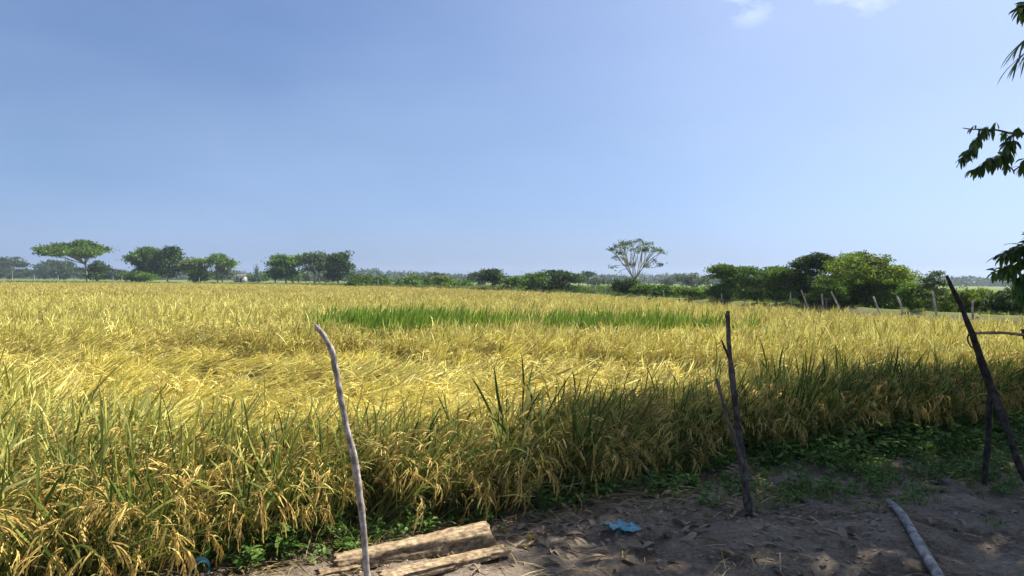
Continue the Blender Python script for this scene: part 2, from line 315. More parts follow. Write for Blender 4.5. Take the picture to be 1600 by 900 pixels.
# ------------------------------------------------------------------ rice plants
def unit(v): v = np.asarray(v, float); return v/(np.linalg.norm(v)+1e-9)
def blade(mb, rng, p, d, L, w, droop, mi, seg=5):
    d = unit(d); pts = [np.array(p, float)]; st = L/seg; side = np.cross(d, [0, 0, 1.0])
    if np.linalg.norm(side) < .05: side = np.array([1, 0, 0.])
    side = unit(unit(side) + .5*rng.normal(size=3))
    side = unit(side - d*side.dot(d))
    for k in range(seg):
        d = unit(d + np.array([0, 0, -droop*(k+1)/seg]) + .05*rng.normal(size=3)); pts.append(pts[-1]+d*st)
    t = np.linspace(0, 1, seg+1); ww = w*np.clip(1.15*np.sin(np.pi*(t*.88+.12))**.6, .05, 1); ww[-1] = w*.05
    mb.ribbon(pts, ww, side, mi); return pts[-1]
def panicle(mb, rng, p, d, L, nb, gw, droop=.33):
    """ear: a bending axis with nb grain-laden branchlets hanging from it"""
    d = unit(d); pts = [np.array(p, float)]; seg = 6; D = []
    for k in range(seg): d = unit(d + np.array([0, 0, -droop])); D.append(d); pts.append(pts[-1]+d*L/seg)
    pts = np.array(pts); mb.ribbon(pts, [.0025]*7, unit(rng.normal(size=3)), 1)
    for b in range(nb):
        t = (.15+.85*b/nb)*seg*.999; i = int(t); q = pts[i]*(1-t+i)+pts[i+1]*(t-i); dd = unit(D[i]+rng.normal(size=3)*.28); n = 6; st = L*rng.uniform(.38, .55)/n; bp = [q]
        for k in range(n): dd = unit(dd+np.array([0, 0, -droop*.8])+rng.normal(size=3)*.10); bp.append(bp[-1]+dd*st)
        w = gw*np.array([.35, 1.1, .55, 1.2, .6, 1.1, .3])*rng.uniform(.8, 1.2, 7); mb.ribbon(bp, w, unit(np.cross(dd, rng.normal(size=3))), 1)
def rice_clump(seed, nt, h, leaves, lw, spread, gs, ng, seg=5, base=.05, dry=.25, lean=.22, droop=.33, ups=(1.2, 3.4), ll=(.32, .58)):
    rng = np.random.default_rng(seed); mb = MB()
    for k in range(nt):
        a = rng.random()*6.283; b = rng.random()*6.283; rr = base*math.sqrt(rng.random())
        p = np.array([rr*math.cos(b), rr*math.sin(b), -.02]); hh = h*rng.uniform(.8, 1.08)
        ln = lean*rng.uniform(.2, 1.3); d = unit([math.cos(a)*ln, math.sin(a)*ln, 1]); st = hh*.80/4
        sp = [p]
        for q in range(4): d = unit(d+np.array([math.cos(a), math.sin(a), 0])*.05*spread+rng.normal(size=3)*.03); sp.append(sp[-1]+d*st)
        sp = np.array(sp); mb.ribbon(sp, [.005, .0048, .0045, .004, .003], unit(np.cross(d, rng.normal(size=3))), 2 if rng.random() < .5 else 0)
        for q in range(leaves):
            t = rng.uniform(.15, 1.0)*4*.999; i = int(t); f = t-i; q0 = sp[i]*(1-f)+sp[i+1]*f
            aa = a+rng.normal()*1.4; up = rng.uniform(*ups); dd = unit([math.cos(aa), math.sin(aa), up])
            low = t < 1.6
            blade(mb, rng, q0, dd, h*rng.uniform(*ll), lw*rng.uniform(.75, 1.2), rng.uniform(.05, .34)*spread*(1.8 if low else 1), 2 if (low and rng.random() < .6) or rng.random() < dry*.5 else 0, seg)
        if rng.random() < .85 and ng: panicle(mb, rng, sp[-1], unit(d+np.array([math.cos(a), math.sin(a), 0])*.5), rng.uniform(.17, .25), ng, gs, droop)
    V = np.vstack(mb.v); return mesh_clean('rice_plant', V, np.vstack(mb.f), [RL, RP, RS], mb.mi, True)
def rice_patch(seed, nb, size, h, lw, gs, seg=2):
    """farther rice: a patch of leaning blades and hanging ears"""
    rng = np.random.default_rng(seed); mb = MB()
    for k in range(nb):
        p = np.array([rng.uniform(-size, size), rng.uniform(-size, size), h*rng.uniform(.15, .55)]); a = rng.random()*6.283; ln = rng.uniform(.2, 1.3)
        tip = blade(mb, rng, p, [math.cos(a)*ln, math.sin(a)*ln, 1], h*rng.uniform(.35, .62), lw*rng.uniform(.7, 1.3), rng.uniform(.05, .5), 0 if rng.random() < .8 else 2, seg)
        for e in range(2):
            c = p+np.array([rng.normal()*.08, rng.normal()*.08, h*rng.uniform(.25, .42)]); s = gs*rng.uniform(.6, 1.3); ax = unit([rng.normal()*.4, rng.normal()*.4, -1]); sd = unit(np.cross(ax, rng.normal(size=3)))
            mb.add([c-ax*s, c+sd*s*.22+ax*s*.2, c+ax*s, c-sd*s*.22], [[0, 1, 2, 3]], 1)
    return mesh_clean('rice_patch', np.vstack(mb.v), np.vstack(mb.f), [RL, RP, RS], mb.mi, True)
protos = [rice_clump(100+i, 12, .74, 3, .0105, 1.0, .0075, 9) for i in range(8)]          # 0-7 standing
protos += [rice_clump(200+i, 13, .86, 4, .0125, .12, .009, 3, seg=4, base=.12, dry=.3, lean=.10, droop=.05, ups=(3.5, 12), ll=(.35, .62)) for i in range(6)]      # 8-13 lodged
protos += [rice_clump(300+i, 15, .72, 3, .016, .8, .013, 5, seg=3, base=.16) for i in range(6)]                 # 14-19 middle distance
protos += [rice_patch(400+i, 130, .45, .78, .030, .06) for i in range(6)]                              # 20-25 far
protos += [rice_clump(500+i, 16, .80, 4, .016, .35, .01, 0, seg=4, base=.12, dry=.0, lean=.15, ups=(2.5, 8)) for i in range(4)]
for me in protos[26:]: me.materials[0] = RG; me.materials[2] = RG   # 26-29 green, leafy
protos += [rice_clump(600+i, 11, .72, 4, .009, 1.3, .007, 6, dry=1.6, lean=.35, ups=(.5, 2.5)) for i in range(3)]    # 30-32 dry and broken
protos += [rice_clump(700+i, 9, .80, 4, .0165, .8, .0075, 4, dry=.05, ups=(1.5, 5)) for i in range(3)]    # 33-35 broad-leaved
RC = proto_collection('rice_kinds', protos)
rng = np.random.default_rng(11)
def jgrid(x0, x1, y0, y1, s):
    X, Y = np.meshgrid(np.arange(x0, x1, s), np.arange(y0, y1, s), indexing='ij'); X = X.ravel(); Y = Y.ravel()
    return X+rng.uniform(-.5, .5, X.size)*s, Y+rng.uniform(-.5, .5, X.size)*s
bands = [(-8.5, 12, 1.5, 9.5, .128, 0), (-16, 20, 9.5, 17, .20, 1), (-34, 24, 17, 38, .36, 2), (-112, 18, 38, 127, .72, 3)]
AX = []
for x0, x1, y0, y1, s, k in bands:
    X, Y = jgrid(x0, x1, y0, y1, s)
    q = inside(X, Y) & (np.abs(X) < .78*Y + 3.0) & ((pdist(NEAR, X, Y) > .02) | (Y > 15)); X, Y = X[q], Y[q]; AX.append(np.stack([X, Y, np.full(X.size, k)], 1))
AX = np.vstack(AX); X, Y, K = AX.T
dn = pdist(NEAR, X, Y); N0 = X.size
# px coordinates of the crop's top, used only to know which part of the field is green / flattened
lodge = 1.15*np.exp(-(((X+1.7)/4.4)**2+((Y-10.0)/3.5)**2)**2) + .8*np.exp(-(((X+7.0)/3.4)**2+((Y-12.0)/3.2)**2)**1.4) + .55*np.exp(-(((X-5.5)/3.0)**2+((Y-11)/2.0)**2)) + .45*sst(.45, .65, fbm(X*.3+90, Y*.3, 3))*(Y < 24)
lodge = np.clip(lodge*(.30+1.3*fbm(X*.75+3, Y*.75, 3)), 0, 1)*sst(.45, 1.3, dn); lodge = sst(.28, .62, lodge)
gA = np.exp(-(((X+2.3)/3.1)**2+((Y-18.4)/2.9)**2)**1.8)                     # the big green part
gB = np.exp(-(((X-1.7)/3.6)**2+((Y-18.0+.2*(X-1.9))/1.6)**2)**1.8)           # its thin tail to the right
gwob = fbm(X*1.3, Y*1.3+9, 3)
gpatch = np.clip(np.maximum(gA, gB)*1.25*sst(.25, .55, gwob+.22*np.maximum(gA, gB)), 0, 1)
edge_green_shade = .62*np.exp(-dn/1.5)*(Y < 14)  # greener plants at the edge; their dark olive also paints in shade
green = .10+.22*(fbm(X*.35, Y*.35, 3)-.5)*2*.6 + edge_green_shade + .12*(Y < 9)*sst(.4, .7, fbm(X*1.3, Y*1.3, 2)) + .12*sst(1.5, 4.5, X)*(Y < 11)
green = green*(1-.75*lodge)
green = np.clip(np.maximum(green, .7*gpatch), 0, 1)
tone = .92+.38*fbm(X*.6+40, Y*.6, 3) + rng.uniform(-.07, .07, N0)
tone *= 1+.22*lodge
wind = .35+.9*(fbm(X*.22+7, Y*.22, 2)-.5)*2
az = wind + 1.4*(fbm(X*.5+2, Y*.5+30, 2)-.5) + rng.normal(size=N0)*.25
tilt = .20+.42*fbm(X*.3, Y*.5+50, 3) + rng.normal(size=N0)*.09
tiltl = 1.16+.34*fbm(X*.9, Y*.9+20, 2)+rng.normal(size=N0)*.09
azl = -.25+3.4*(fbm(X*.45+11, Y*.45+4, 3)-.40)+rng.normal(size=N0)*.42
tilt = tilt*(1-lodge)+tiltl*lodge; az = np.where(lodge > .4, azl, az)
# plants on the near edge hang out over the bare soil
hang = np.exp(-dn/.35)*(Y < 12); az = np.where(rng.random(N0) < hang*.6, -math.pi/2+rng.normal(size=N0)*.7, az); tilt += .3*hang*rng.random(N0)
tilt = tilt*(1-.55*gpatch)
stand = rng.choice(list(range(8))+[30, 31, 32, 33, 34, 35], N0, p=[.085]*8+[.06, .06, .06, .05, .05, .04])
idx = np.where(K < 2, stand, np.where(K == 2, rng.integers(14, 20, N0), rng.integers(20, 26, N0)))
idx = np.where((lodge > .4) & (K < 3) & (rng.random(N0) < .76), rng.integers(8, 14, N0), idx)
idx = np.where((K == 1) & (lodge <= .4), np.where(rng.random(N0) < .5, rng.integers(14, 20, N0), idx), idx)
scl = rng.uniform(.78, 1.14, N0)*(1-.12*np.exp(-dn/.3)*(Y < 12))*(1+.05*gpatch)
scl *= 1+.10*(fbm(X*.5, Y*.5+70, 2)-.5)*2*(K >= 1)
gsel = rng.random(N0) < sst(.12, .85, gpatch); idx = np.where(gsel, rng.integers(26, 30, N0), idx)
keep = rng.random(N0) > .93*(fbm(X*.8+60, Y*1.1, 3) > .615)*(lodge > .5)*(K < 2)
for hx_, hy_, ha, hb in ((-1.7, 12.0, 1.2, .6), (.25, 11.8, .6, .5), (-4.4, 11.0, 1.0, .45), (-.5, 8.2, .4, .3)):
    keep &= ~((np.exp(-(((X-hx_)/ha)**2+((Y-hy_)/hb)**2)**1.5) > .25) & (rng.random(N0) < .93))
Z = ground_z(X, Y)
isg = gsel & (gpatch > .1) & keep; rest = keep & ~isg
for nm, q, lb, ct in (('rice_crop', rest, 'ripe golden rice standing and flattened across the field', 'rice'), ('green_rice', isg, 'green unripe rice in the middle of the golden field', 'rice')):
    scatter(nm, np.stack([X[q], Y[q], Z[q]], 1), az[q], tilt[q], rng.random(q.sum())*6.283, scl[q], idx[q], green[q], tone[q], RC, lb, ct)

# ------------------------------------------------------------------ low growth
WEED = leaf_mat('weed_leaf', [(0, (.05, .11, .02)), (.5, (.10, .185, .035)), (1, (.20, .30, .07))], .3)
WEEDB = leaf_mat('weed_leaf_pale', [(0, (.08, .16, .03)), (1, (.16, .26, .05))], .35)
DRYL = leaf_mat('dry_leaf', [(0, (.13, .085, .05)), (.5, (.28, .205, .135)), (1, (.52, .43, .32))], .1, .75)
def broadleaf(mb, rng, p, d, L, w, droop, mi=0, fold=.25, n=5):
    """ovate or lance-shaped leaf folded along its midrib: 5 stations x 3 verts"""
    d = unit(d); up = np.array([0, 0, 1.]); s = np.cross(d, up)
    if np.linalg.norm(s) < .1: s = np.array([1., 0, 0])
    s = unit(unit(s)+.35*rng.normal(size=3)); V = []; q = np.array(p, float)
    for k in range(n+1):
        t = k/n; ww = w*math.sin(math.pi*min(1, t*.93+.04))**.8*.5; nn = unit(np.cross(s, d))
        V += [q-s*ww+nn*ww*fold, q, q+s*ww+nn*ww*fold]; d = unit(d+np.array([0, 0, -droop/n])); q = q+d*L/n
    Fs = []
    for k in range(n):
        b = 3*k; Fs += [[b, b+1, b+4, b+3], [b+1, b+2, b+5, b+4]]
    mb.add(V, Fs, mi)
def weed(seed, n, r, h, L, w):
    rng = np.random.default_rng(seed); mb = MB()
    for k in range(n):
        a = rng.random()*6.283; top = np.array([rng.normal()*r, rng.normal()*r, h*rng.uniform(.3, 1)]); root = np.array([top[0]*.4, top[1]*.4, -.01])
        mb.ribbon([root, (root+top)/2+rng.normal(size=3)*.01, top], [.003, .003, .002], unit(np.cross(top-root, rng.normal(size=3))), 0)
        for q in range(5):
            a += 2.4; f = rng.uniform(.4, 1); broadleaf(mb, rng, root*(1-f)+top*f, [math.cos(a), math.sin(a), rng.uniform(0, .8)], L*rng.uniform(.6, 1.2), w*rng.uniform(.7, 1.2), rng.uniform(.2, 1.2))
    return mesh_clean('weed', np.vstack(mb.v), np.vstack(mb.f), [WEED if seed % 2 else WEEDB], mb.mi, True)
def tuft(seed, n, h, w, mat, spread=1):
    rng = np.random.default_rng(seed); mb = MB()
    for k in range(n):
        a = rng.random()*6.283; ln = rng.uniform(.2, 1.4)*spread; blade(mb, rng, [rng.normal()*.03, rng.normal()*.03, -.01], [math.cos(a)*ln, math.sin(a)*ln, 1], h*rng.uniform(.5, 1.1), w, rng.uniform(.1, .7), 0, 4)
    return mesh_clean('tuft', np.vstack(mb.v), np.vstack(mb.f), [mat], mb.mi, True)
GRASS = leaf_mat('grass_blade', [(0, (.05, .10, .02)), (.6, (.11, .17, .035)), (1, (.26, .25, .09))], .3)
STRAW = leaf_mat('straw', [(0, (.13, .09, .04)), (.6, (.27, .2, .09)), (1, (.45, .36, .2))], .15, .7)
def straw_bits(seed):
    rng = np.random.default_rng(seed); mb = MB()
    for k in range(16):
        a = rng.random()*6.283; p = np.array([rng.normal()*.1, rng.normal()*.1, rng.uniform(.003, .03)]); d = np.array([math.cos(a), math.sin(a), rng.normal()*.12]); L = rng.uniform(.06, .26)
        mb.ribbon([p, p+d*L*.5+[0, 0, .008], p+d*L], [.005, .006, .003], unit(np.cross(d, [0, 0, 1]+.3*rng.normal(size=3))), 0)
    return mesh_clean('straw', np.vstack(mb.v), np.vstack(mb.f), [STRAW], mb.mi, True)
WC = proto_collection('weed_kinds', [weed(1, 5, .06, .13, .055, .026), weed(3, 6, .08, .20, .07, .03), weed(5, 4, .05, .08, .045, .026), weed(2, 5, .06, .12, .05, .025), tuft(9, 16, .16, .006, GRASS), tuft(10, 14, .28, .008, GRASS), straw_bits(21), straw_bits(22), straw_bits(23)])
X, Y = jgrid(-3, 9, 3, 11, .075); dn = pdist(NEAR, X, Y); o_ = ~inside(X, Y)
dens = o_*(sst(.2, 3.0, X)*np.exp(-(np.maximum(dn-.45-.85*sst(1.0, 3.2, X), 0)/.38)**2)*1.0*sst(.25, .5, fbm(X*1.4, Y*1.4, 3)+.12*sst(1, 4, X)))
dens = dens + o_*.8*(X < 1.2)*np.exp(-(dn/.2)**2)*sst(.40, .55, fbm(X*2+8, Y*2, 2))
dens = dens + (inside(X, Y) & (dn < .5))*.15*sst(.5, .6, fbm(X*2, Y*2+5, 2))
q = rng.random(X.size) < dens*.70*(.35+1.3*sst(.3, .62, fbm(X*2.3+31, Y*2.3, 3))); X, Y, dn = X[q], Y[q], dn[q]; n = X.size
tall = np.exp(-(dn/.5)**2)
scatter('ground_weeds', np.stack([X, Y, ground_z(X, Y)], 1), rng.random(n)*6.28, rng.random(n)*.3, rng.random(n)*6.28, rng.uniform(.55, 1.05, n)*(.65+.55*tall)*(1+.5*sst(2, 3.2, X)*np.exp(-(dn/1.0)**2)), rng.choice([0, 1, 2, 3, 4, 5, 1, 0], n), np.zeros(n), np.ones(n), WC, 'low broad-leaved weeds creeping over the shaded bank at the rice edge', 'weeds')
X, Y = jgrid(-3.5, 8, 2.6, 9.5, .09); dn = pdist(NEAR, X, Y)
dens = np.exp(-(dn/.38)**2)*(.36-.2*sst(1.0, 2.4, X)) + .035
q = rng.random(X.size) < dens; X, Y = X[q], Y[q]; n = X.size
scatter('straw_litter', np.stack([X, Y, ground_z(X, Y)+.004], 1), rng.random(n)*6.28, rng.random(n)*.1, rng.random(n)*6.28, rng.uniform(.6, 1.2, n), rng.integers(6, 9, n), np.zeros(n), np.ones(n), WC, 'dry straw and fallen blades lying at the foot of the rice', 'straw')

# leaf litter and crumbs
def curled_leaf(seed, L, w):
    rng = np.random.default_rng(seed); mb = MB(); broadleaf(mb, rng, [-L/2, 0, .012], [1, 0, rng.uniform(.05, .35)], L, w, rng.uniform(.3, 1.3), fold=rng.uniform(.1, .9)); 
    me = mesh_clean('leaf', np.vstack(mb.v), np.vstack(mb.f), [DRYL], mb.mi, True); return me
def stone_mesh(seed, sx, sy, sz, mat, name='stone'):
    import bmesh
    rg = np.random.default_rng(seed); bm = bmesh.new(); bmesh.ops.create_icosphere(bm, subdivisions=3, radius=1)
    ph = rg.random((4, 3))*6; 
    for v in bm.verts:
        c = np.array(v.co); f = 1+.13*sum(math.sin(c.dot(unit(ph[k]-3))*2.7*(k+1)*.8+ph[k][0]) for k in range(4))*.7
        c = np.clip(c*f, -.86, .86); v.co = (c[0]*sx, c[1]*sy, c[2]*sz)
    me = bpy.data.meshes.new(name); bm.to_mesh(me); bm.free(); me.materials.append(mat)
    for p in me.polygons: p.use_smooth = True
    return me
def plain_mat(name, c, rough=.9, c2=None, scale=20):
    return wood_mat(name, tuple(x*.6 for x in c), c2 or c, scale, (1, 1, 1), rough, .5, .003)
CLOD = plain_mat('soil_clod', (.40, .32, .245)); STONE = plain_mat('pale_stone', (.38, .35, .31)); STONED = plain_mat('grey_stone', (.24, .22, .2))
import bmesh
def clod(seed, mat):
    bm = bmesh.new(); bmesh.ops.create_icosphere(bm, subdivisions=1, radius=1); rg = np.random.default_rng(seed)
    for v in bm.verts: v.co = Vector((v.co.x*rg.uniform(.7, 1.2), v.co.y*rg.uniform(.6, 1.1), v.co.z*rg.uniform(.35, .7)))
    me = bpy.data.meshes.new('clod'); bm.to_mesh(me); bm.free(); me.materials.append(mat); return me
LC = proto_collection('litter_kinds', [curled_leaf(31+i, .11, .035) for i in range(6)] + [clod(50+i, CLOD) for i in range(4)])
X, Y = jgrid(-2.5, 8, 2.8, 9, .06); dn = pdist(NEAR, X, Y); o_ = ~inside(X, Y)
dens = o_*(.12*sst(.35, .6, fbm(X*1.2+4, Y*1.2, 3)) + .30*np.exp(-((dn-.5)/.4)**2)*(X > -.3)*(X < 2.2))
q = rng.random(X.size) < dens*2.1; X, Y = X[q], Y[q]; n = X.size
scatter('leaf_litter', np.stack([X, Y, ground_z(X, Y)], 1), rng.random(n)*6.28, rng.random(n)*.35, rng.random(n)*6.28, rng.uniform(.3, 1.0, n), rng.integers(0, 6, n), np.zeros(n), np.ones(n), LC, 'small dry brown leaves strewn over the bare soil', 'dry leaves')
X, Y = jgrid(-2.5, 8, 2.8, 9, .04); o_ = ~inside(X, Y); dens = o_*(.16+.5*sst(.5, .7, fbm(X*1.6+14, Y*1.6, 3)))
q = rng.random(X.size) < dens*.9; X, Y = X[q], Y[q]; n = X.size
scatter('soil_crumbs', np.stack([X, Y, ground_z(X, Y)], 1), rng.random(n)*6.28, rng.random(n)*.3, rng.random(n)*6.28, .003+.026*rng.random(n)**3.2, rng.integers(6, 10, n), np.zeros(n), np.ones(n), LC, 'loose crumbs of soil over the bare ground', 'soil')

# grass and undergrowth beyond the field
FGR = leaf_mat('field_edge_grass', [(0, (.07, .10, .022)), (.6, (.14, .17, .04)), (1, (.28, .25, .10))], .3)
UG = leaf_mat('undergrowth_leaf', [(0, (.03, .06, .012)), (.5, (.07, .13, .022)), (1, (.15, .22, .04))], .3)
def shrublet(seed, n, r, h, s, mat):
    rg = np.random.default_rng(seed); c = rg.normal(size=(n, 3))*[r, r, h*.28]+[0, 0, h*.4]; c[:, 2] = np.abs(c[:, 2]); return leafquads(rg, c, s, mat, 'shrub')
def leafquads(rg, c, s, mats, name, upb=.35):
    n = len(c); a = rg.normal(size=(n, 3)); a /= np.linalg.norm(a, axis=1)[:, None]; b = np.cross(a, rg.normal(size=(n, 3))+[0, 0, upb*3]); b /= np.linalg.norm(b, axis=1)[:, None]+1e-9
    ss = s*rg.uniform(.55, 1.25, (n, 1)); V = np.stack([c-a*ss, c-b*ss*.42+a*ss*.1, c+a*ss, c+b*ss*.42+a*ss*.1], 1).reshape(-1, 3)
    mats = mats if isinstance(mats, list) else [mats]
    return mesh_np(name, V, np.arange(4*n).reshape(-1, 4), mats, smooth=False)
UC = proto_collection('edge_kinds', [tuft(60+i, 30, .5, .03, FGR) for i in range(3)]+[shrublet(70+i, 240, .35, .8, .075, UG) for i in range(4)])
def alongfar(n, off0, off1, i0=0, i1=None):
    L = FAR[i0:i1]; seg = np.diff(L, axis=0); ln = np.hypot(seg[:, 0], seg[:, 1]); cs = np.concatenate([[0], np.cumsum(ln)]); t = rng.random(n)*cs[-1]; k = np.clip(np.searchsorted(cs, t)-1, 0, len(ln)-1)
    f = ((t-cs[k])/ln[k])[:, None]; p = L[k]*(1-f)+L[k+1]*f; nrm = np.stack([seg[k, 1], -seg[k, 0]], 1)/ln[k][:, None]; off = rng.uniform(off0, off1, (n, 1)); return p+nrm*off
p = np.vstack([alongfar(4200, 1.2, 10), alongfar(3600, 3, 40)]); q = ~inside(p[:, 0], p[:, 1]); p = p[q]; n = len(p)
scatter('verge_grass', np.column_stack([p, ground_z(p[:, 0], p[:, 1])]), rng.random(n)*6.28, rng.random(n)*.4, rng.random(n)*6.28, rng.uniform(.5, 1.1, n)*np.where(p[:, 1] < 62, .42, 1.1), rng.integers(0, 3, n), np.zeros(n), np.ones(n), UC, 'dry grass growing along the far edge of the rice', 'grass')
p = np.vstack([alongfar(900, 3.2, 10, 0, 9), alongfar(1000, 12, 40, 3, 10)]); q = ~inside(p[:, 0], p[:, 1]) & (rng.random(len(p)) < .25+1.3*sst(.4, .6, fbm(p[:, 0]*.25, p[:, 1]*.25, 3))); p = p[q]; n = len(p)
scatter('undergrowth', np.column_stack([p, ground_z(p[:, 0], p[:, 1])]), rng.random(n)*6.28, rng.random(n)*.2, rng.random(n)*6.28, rng.uniform(.4, .9, n)*np.where(p[:, 1] < 62, .6, 1.0), rng.integers(3, 7, n), np.zeros(n), np.ones(n), UC, 'tangled green undergrowth behind the far fence', 'undergrowth')

# ------------------------------------------------------------------ trees beyond the field
BARK = wood_mat('grey_bark', (.10, .08, .06), (.27, .23, .18), 5); BARKP = wood_mat('pale_bark', (.25, .22, .18), (.5, .46, .4), 5)
M = {
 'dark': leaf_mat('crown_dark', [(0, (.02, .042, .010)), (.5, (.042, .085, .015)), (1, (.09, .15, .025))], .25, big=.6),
 'mid': leaf_mat('crown_green', [(0, (.035, .07, .012)), (.5, (.085, .165, .022)), (1, (.18, .29, .045))], .3, big=.6),
 'light': leaf_mat('crown_light', [(0, (.05, .10, .016)), (.5, (.10, .18, .026)), (1, (.19, .27, .05))], .35, big=.6),
 'yellow': leaf_mat('crown_yellowgreen', [(0, (.04, .075, .012)), (.5, (.12, .19, .022)), (1, (.30, .36, .05))], .35, big=.7),
 'grey': leaf_mat('crown_greygreen', [(0, (.05, .075, .035)), (.5, (.09, .13, .055)), (1, (.16, .21, .09))], .3, big=.6),
 'far': leaf_mat('crown_far', [(0, (.03, .05, .02)), (1, (.08, .12, .035))], .2, big=.05),
}
def limb(mb, rg, a, b, r0, r1, sag=.12, k=5, n=5):
    a = np.array(a, float); b = np.array(b, float); t = np.linspace(0, 1, n)[:, None]; L = np.linalg.norm(b-a)
    pts = a*(1-t)+b*t + np.sin(np.pi*t)*rg.normal(size=3)*sag*L*.5; pts[:, 2] += (np.sin(np.pi*t[:, 0])*L*sag*.35)
    mb.tube(pts, np.linspace(r0, r1, n), k)
def tree(name, label, cat, pxl, pxr, top, base, Y, mat, style='round', trunk=None, group=None, dens=1.0, seed=0, bark=None, low=0.12, leaf=1.0, hgt_z=None, trunks=None):
    """px values say how wide and tall the tree stands at its distance Y; it is built at real size there"""
    rg = np.random.default_rng(seed*13+7); pc = (pxl+pxr)/2; tx = trunk if trunk else pc
    B = P(tx, base, Y); bz = gz(B.x, Y); W = (pxr-pxl)/F_PX*Y; T = P(pc, top, Y).z; H = T-bz; cx = P(pc, top, Y).x-B.x
    root = empty(name, (B.x, Y, bz)); tag(root, label, cat, group)
    tm = MB(); leaf = leaf*1.0; s = 2.3*Y/F_PX*leaf
    apx = (pxr-pxl)*(H/Y*F_PX)
    if style == 'bare': lobes = []
    if style == 'round':
        nl = 13+int(apx/450); lobes = []
        for k in range(nl):
            a = rg.random()*6.28; rr = math.sqrt(rg.random())*.70; hz = rg.uniform(low+.14, .86); w_ = math.sqrt(max(.05, 1-((hz-.45)/.66)**2))
            lobes.append((cx+math.cos(a)*rr*W/2*w_, math.sin(a)*rr*W/2*w_, H*hz, W*rg.uniform(.13, .25), H*rg.uniform(.07, .15)))
    elif style == 'umbrella':
        lobes = []
        for k in range(24):
            a = rg.random()*6.28; rr = math.sqrt(rg.random())*.84; lobes.append((cx+math.cos(a)*rr*W/2, math.sin(a)*rr*W/2*.8, H*(.87-.30*rr**1.6+rg.normal()*.035), W*rg.uniform(.08, .15), H*rg.uniform(.055, .10)))
    elif style == 'airy':
        lobes = []
        for k in range(46):
            a = rg.random()*6.28; rr = math.sqrt(rg.random())*.95; lobes.append((cx+math.cos(a)*rr*W/2, math.sin(a)*rr*W/2, H*(.97-.24*rr**2-.34*(rg.random() < .3)*rr), W*rg.uniform(.035, .07), H*rg.uniform(.02, .04)))
    elif style == 'bush':
        nl = 8+int((pxr-pxl)/9); lobes = []
        for k in range(nl):
            u = rg.uniform(-.86, .86); lobes.append((cx+u*W/2, rg.normal()*min(W*.2, H*.6), H*rg.uniform(.28, .80)*(1-.35*u*u), max(W*.10, H*.2)*rg.uniform(.8, 1.3), H*rg.uniform(.16, .26)))
    elif style == 'bamboo':
        lobes = []
        for k in range(26):
            u = rg.uniform(-.9, .9); lobes.append((cx+u*W/2, rg.normal()*W*.15, H*rg.uniform(.25, .86)*(1-.25*abs(u)), W*.05, H*.13))
    elif style == 'tiers':
        lobes = []
        for k in range(9):
            hz = .34+.6*k/8; a = k*2.4; lobes.append((cx+math.cos(a)*W*.26*(1.25-hz*.5), math.sin(a)*W*.3*(1.1-hz*.4), H*hz, W*rg.uniform(.13, .2), H*.045))
    # trunk and limbs
    r = max(.045*H*.55, .9*Y/F_PX)
    fork = {'round': .30, 'umbrella': .42, 'airy': .25, 'bush': .05, 'bamboo': .03, 'tiers': .9, 'bare': .35}[style]
    tks = trunks if trunks else [0]
    tops = []
    for dx in tks:
        dx = dx/F_PX*Y; tp = np.array([dx*.8+cx*.25, 0, H*fork]); limb(tm, rg, [dx, 0, -.15], tp, r, r*.75, .04, 7, 5); tops.append(tp)
    if style == 'airy':
        for k in range(9):
            a = k*.698+.3; tip = np.array([math.cos(a)*W*.15, math.sin(a)*W*.15, H*.50]); limb(tm, rg, tops[0], tip, r*.45, r*.26, .08, 5); tops.append(tip)
    if style == 'bare':
        for k in range(26):
            a = rg.random()*6.28; b0 = tops[0]*rg.uniform(.6, 1); limb(tm, rg, b0, [cx+math.cos(a)*W/2*rg.random(), math.sin(a)*W/2*rg.random(), H*rg.uniform(.6, 1)], r*.5, r*.16, .2, 4)
    for (lx, ly, lz, a_, b_) in lobes:
        t0 = min(tops, key=lambda q: np.linalg.norm(q[:2]-np.array([lx, ly]))) ; 
        if style == 'bamboo': limb(tm, rg, [lx*.05, ly*.05, 0], [lx, ly, lz], r*.5, r*.2, .08, 4)
        else: limb(tm, rg, t0, [lx, ly, lz], r*(.42 if style != 'airy' else .27), r*(.14 if style != 'airy' else .12), .12, 4)
    tm.build('trunk', bark or BARK, root)
    if not lobes: return root
    nleaf = int(apx*2.1*dens*{'round': 1.15, 'umbrella': .65, 'airy': .28, 'bush': 1.1, 'bamboo': .9, 'tiers': .35}[style]/leaf**1.5)+60
    lob = np.array(lobes); vol = lob[:, 3]**2*lob[:, 4]; vol = vol**.67; pk = rg.choice(len(lob), nleaf, p=vol/vol.sum())
    ncl = max(30, nleaf//(26 if style in ('round', 'bush') else 16)); ck = rg.choice(len(lob), ncl, p=vol/vol.sum())
    u = rg.normal(size=(ncl, 3)); u /= np.linalg.norm(u, axis=1)[:, None]; u *= rg.uniform(.55, 1.08, (ncl, 1))*np.where(rg.random((ncl, 1)) < (.09 if style in ('round', 'bush') else 0), 1.3, 1); u[:, 2] = np.where(u[:, 2] < -.5, u[:, 2]*.6, u[:, 2])
    cc = lob[ck, :3]+u*lob[ck][:, [3, 3, 4]]
    m = rg.integers(0, ncl, nleaf); c = cc[m]+rg.normal(size=(nleaf, 3))*s*([1.9, 1.9, .65] if style in ('round', 'bush', 'umbrella') else [1.5, 1.5, .8])
    c[:, 2] = np.maximum(c[:, 2], .05*H*rg.random(nleaf)); c[:, 2] = np.minimum(c[:, 2], H*1.01)
    me = leafquads(rg, c, s, M[mat] if isinstance(mat, str) else mat, 'crown'); obj('crown', me, root); return root
G1 = 'trees standing beyond the rice field'
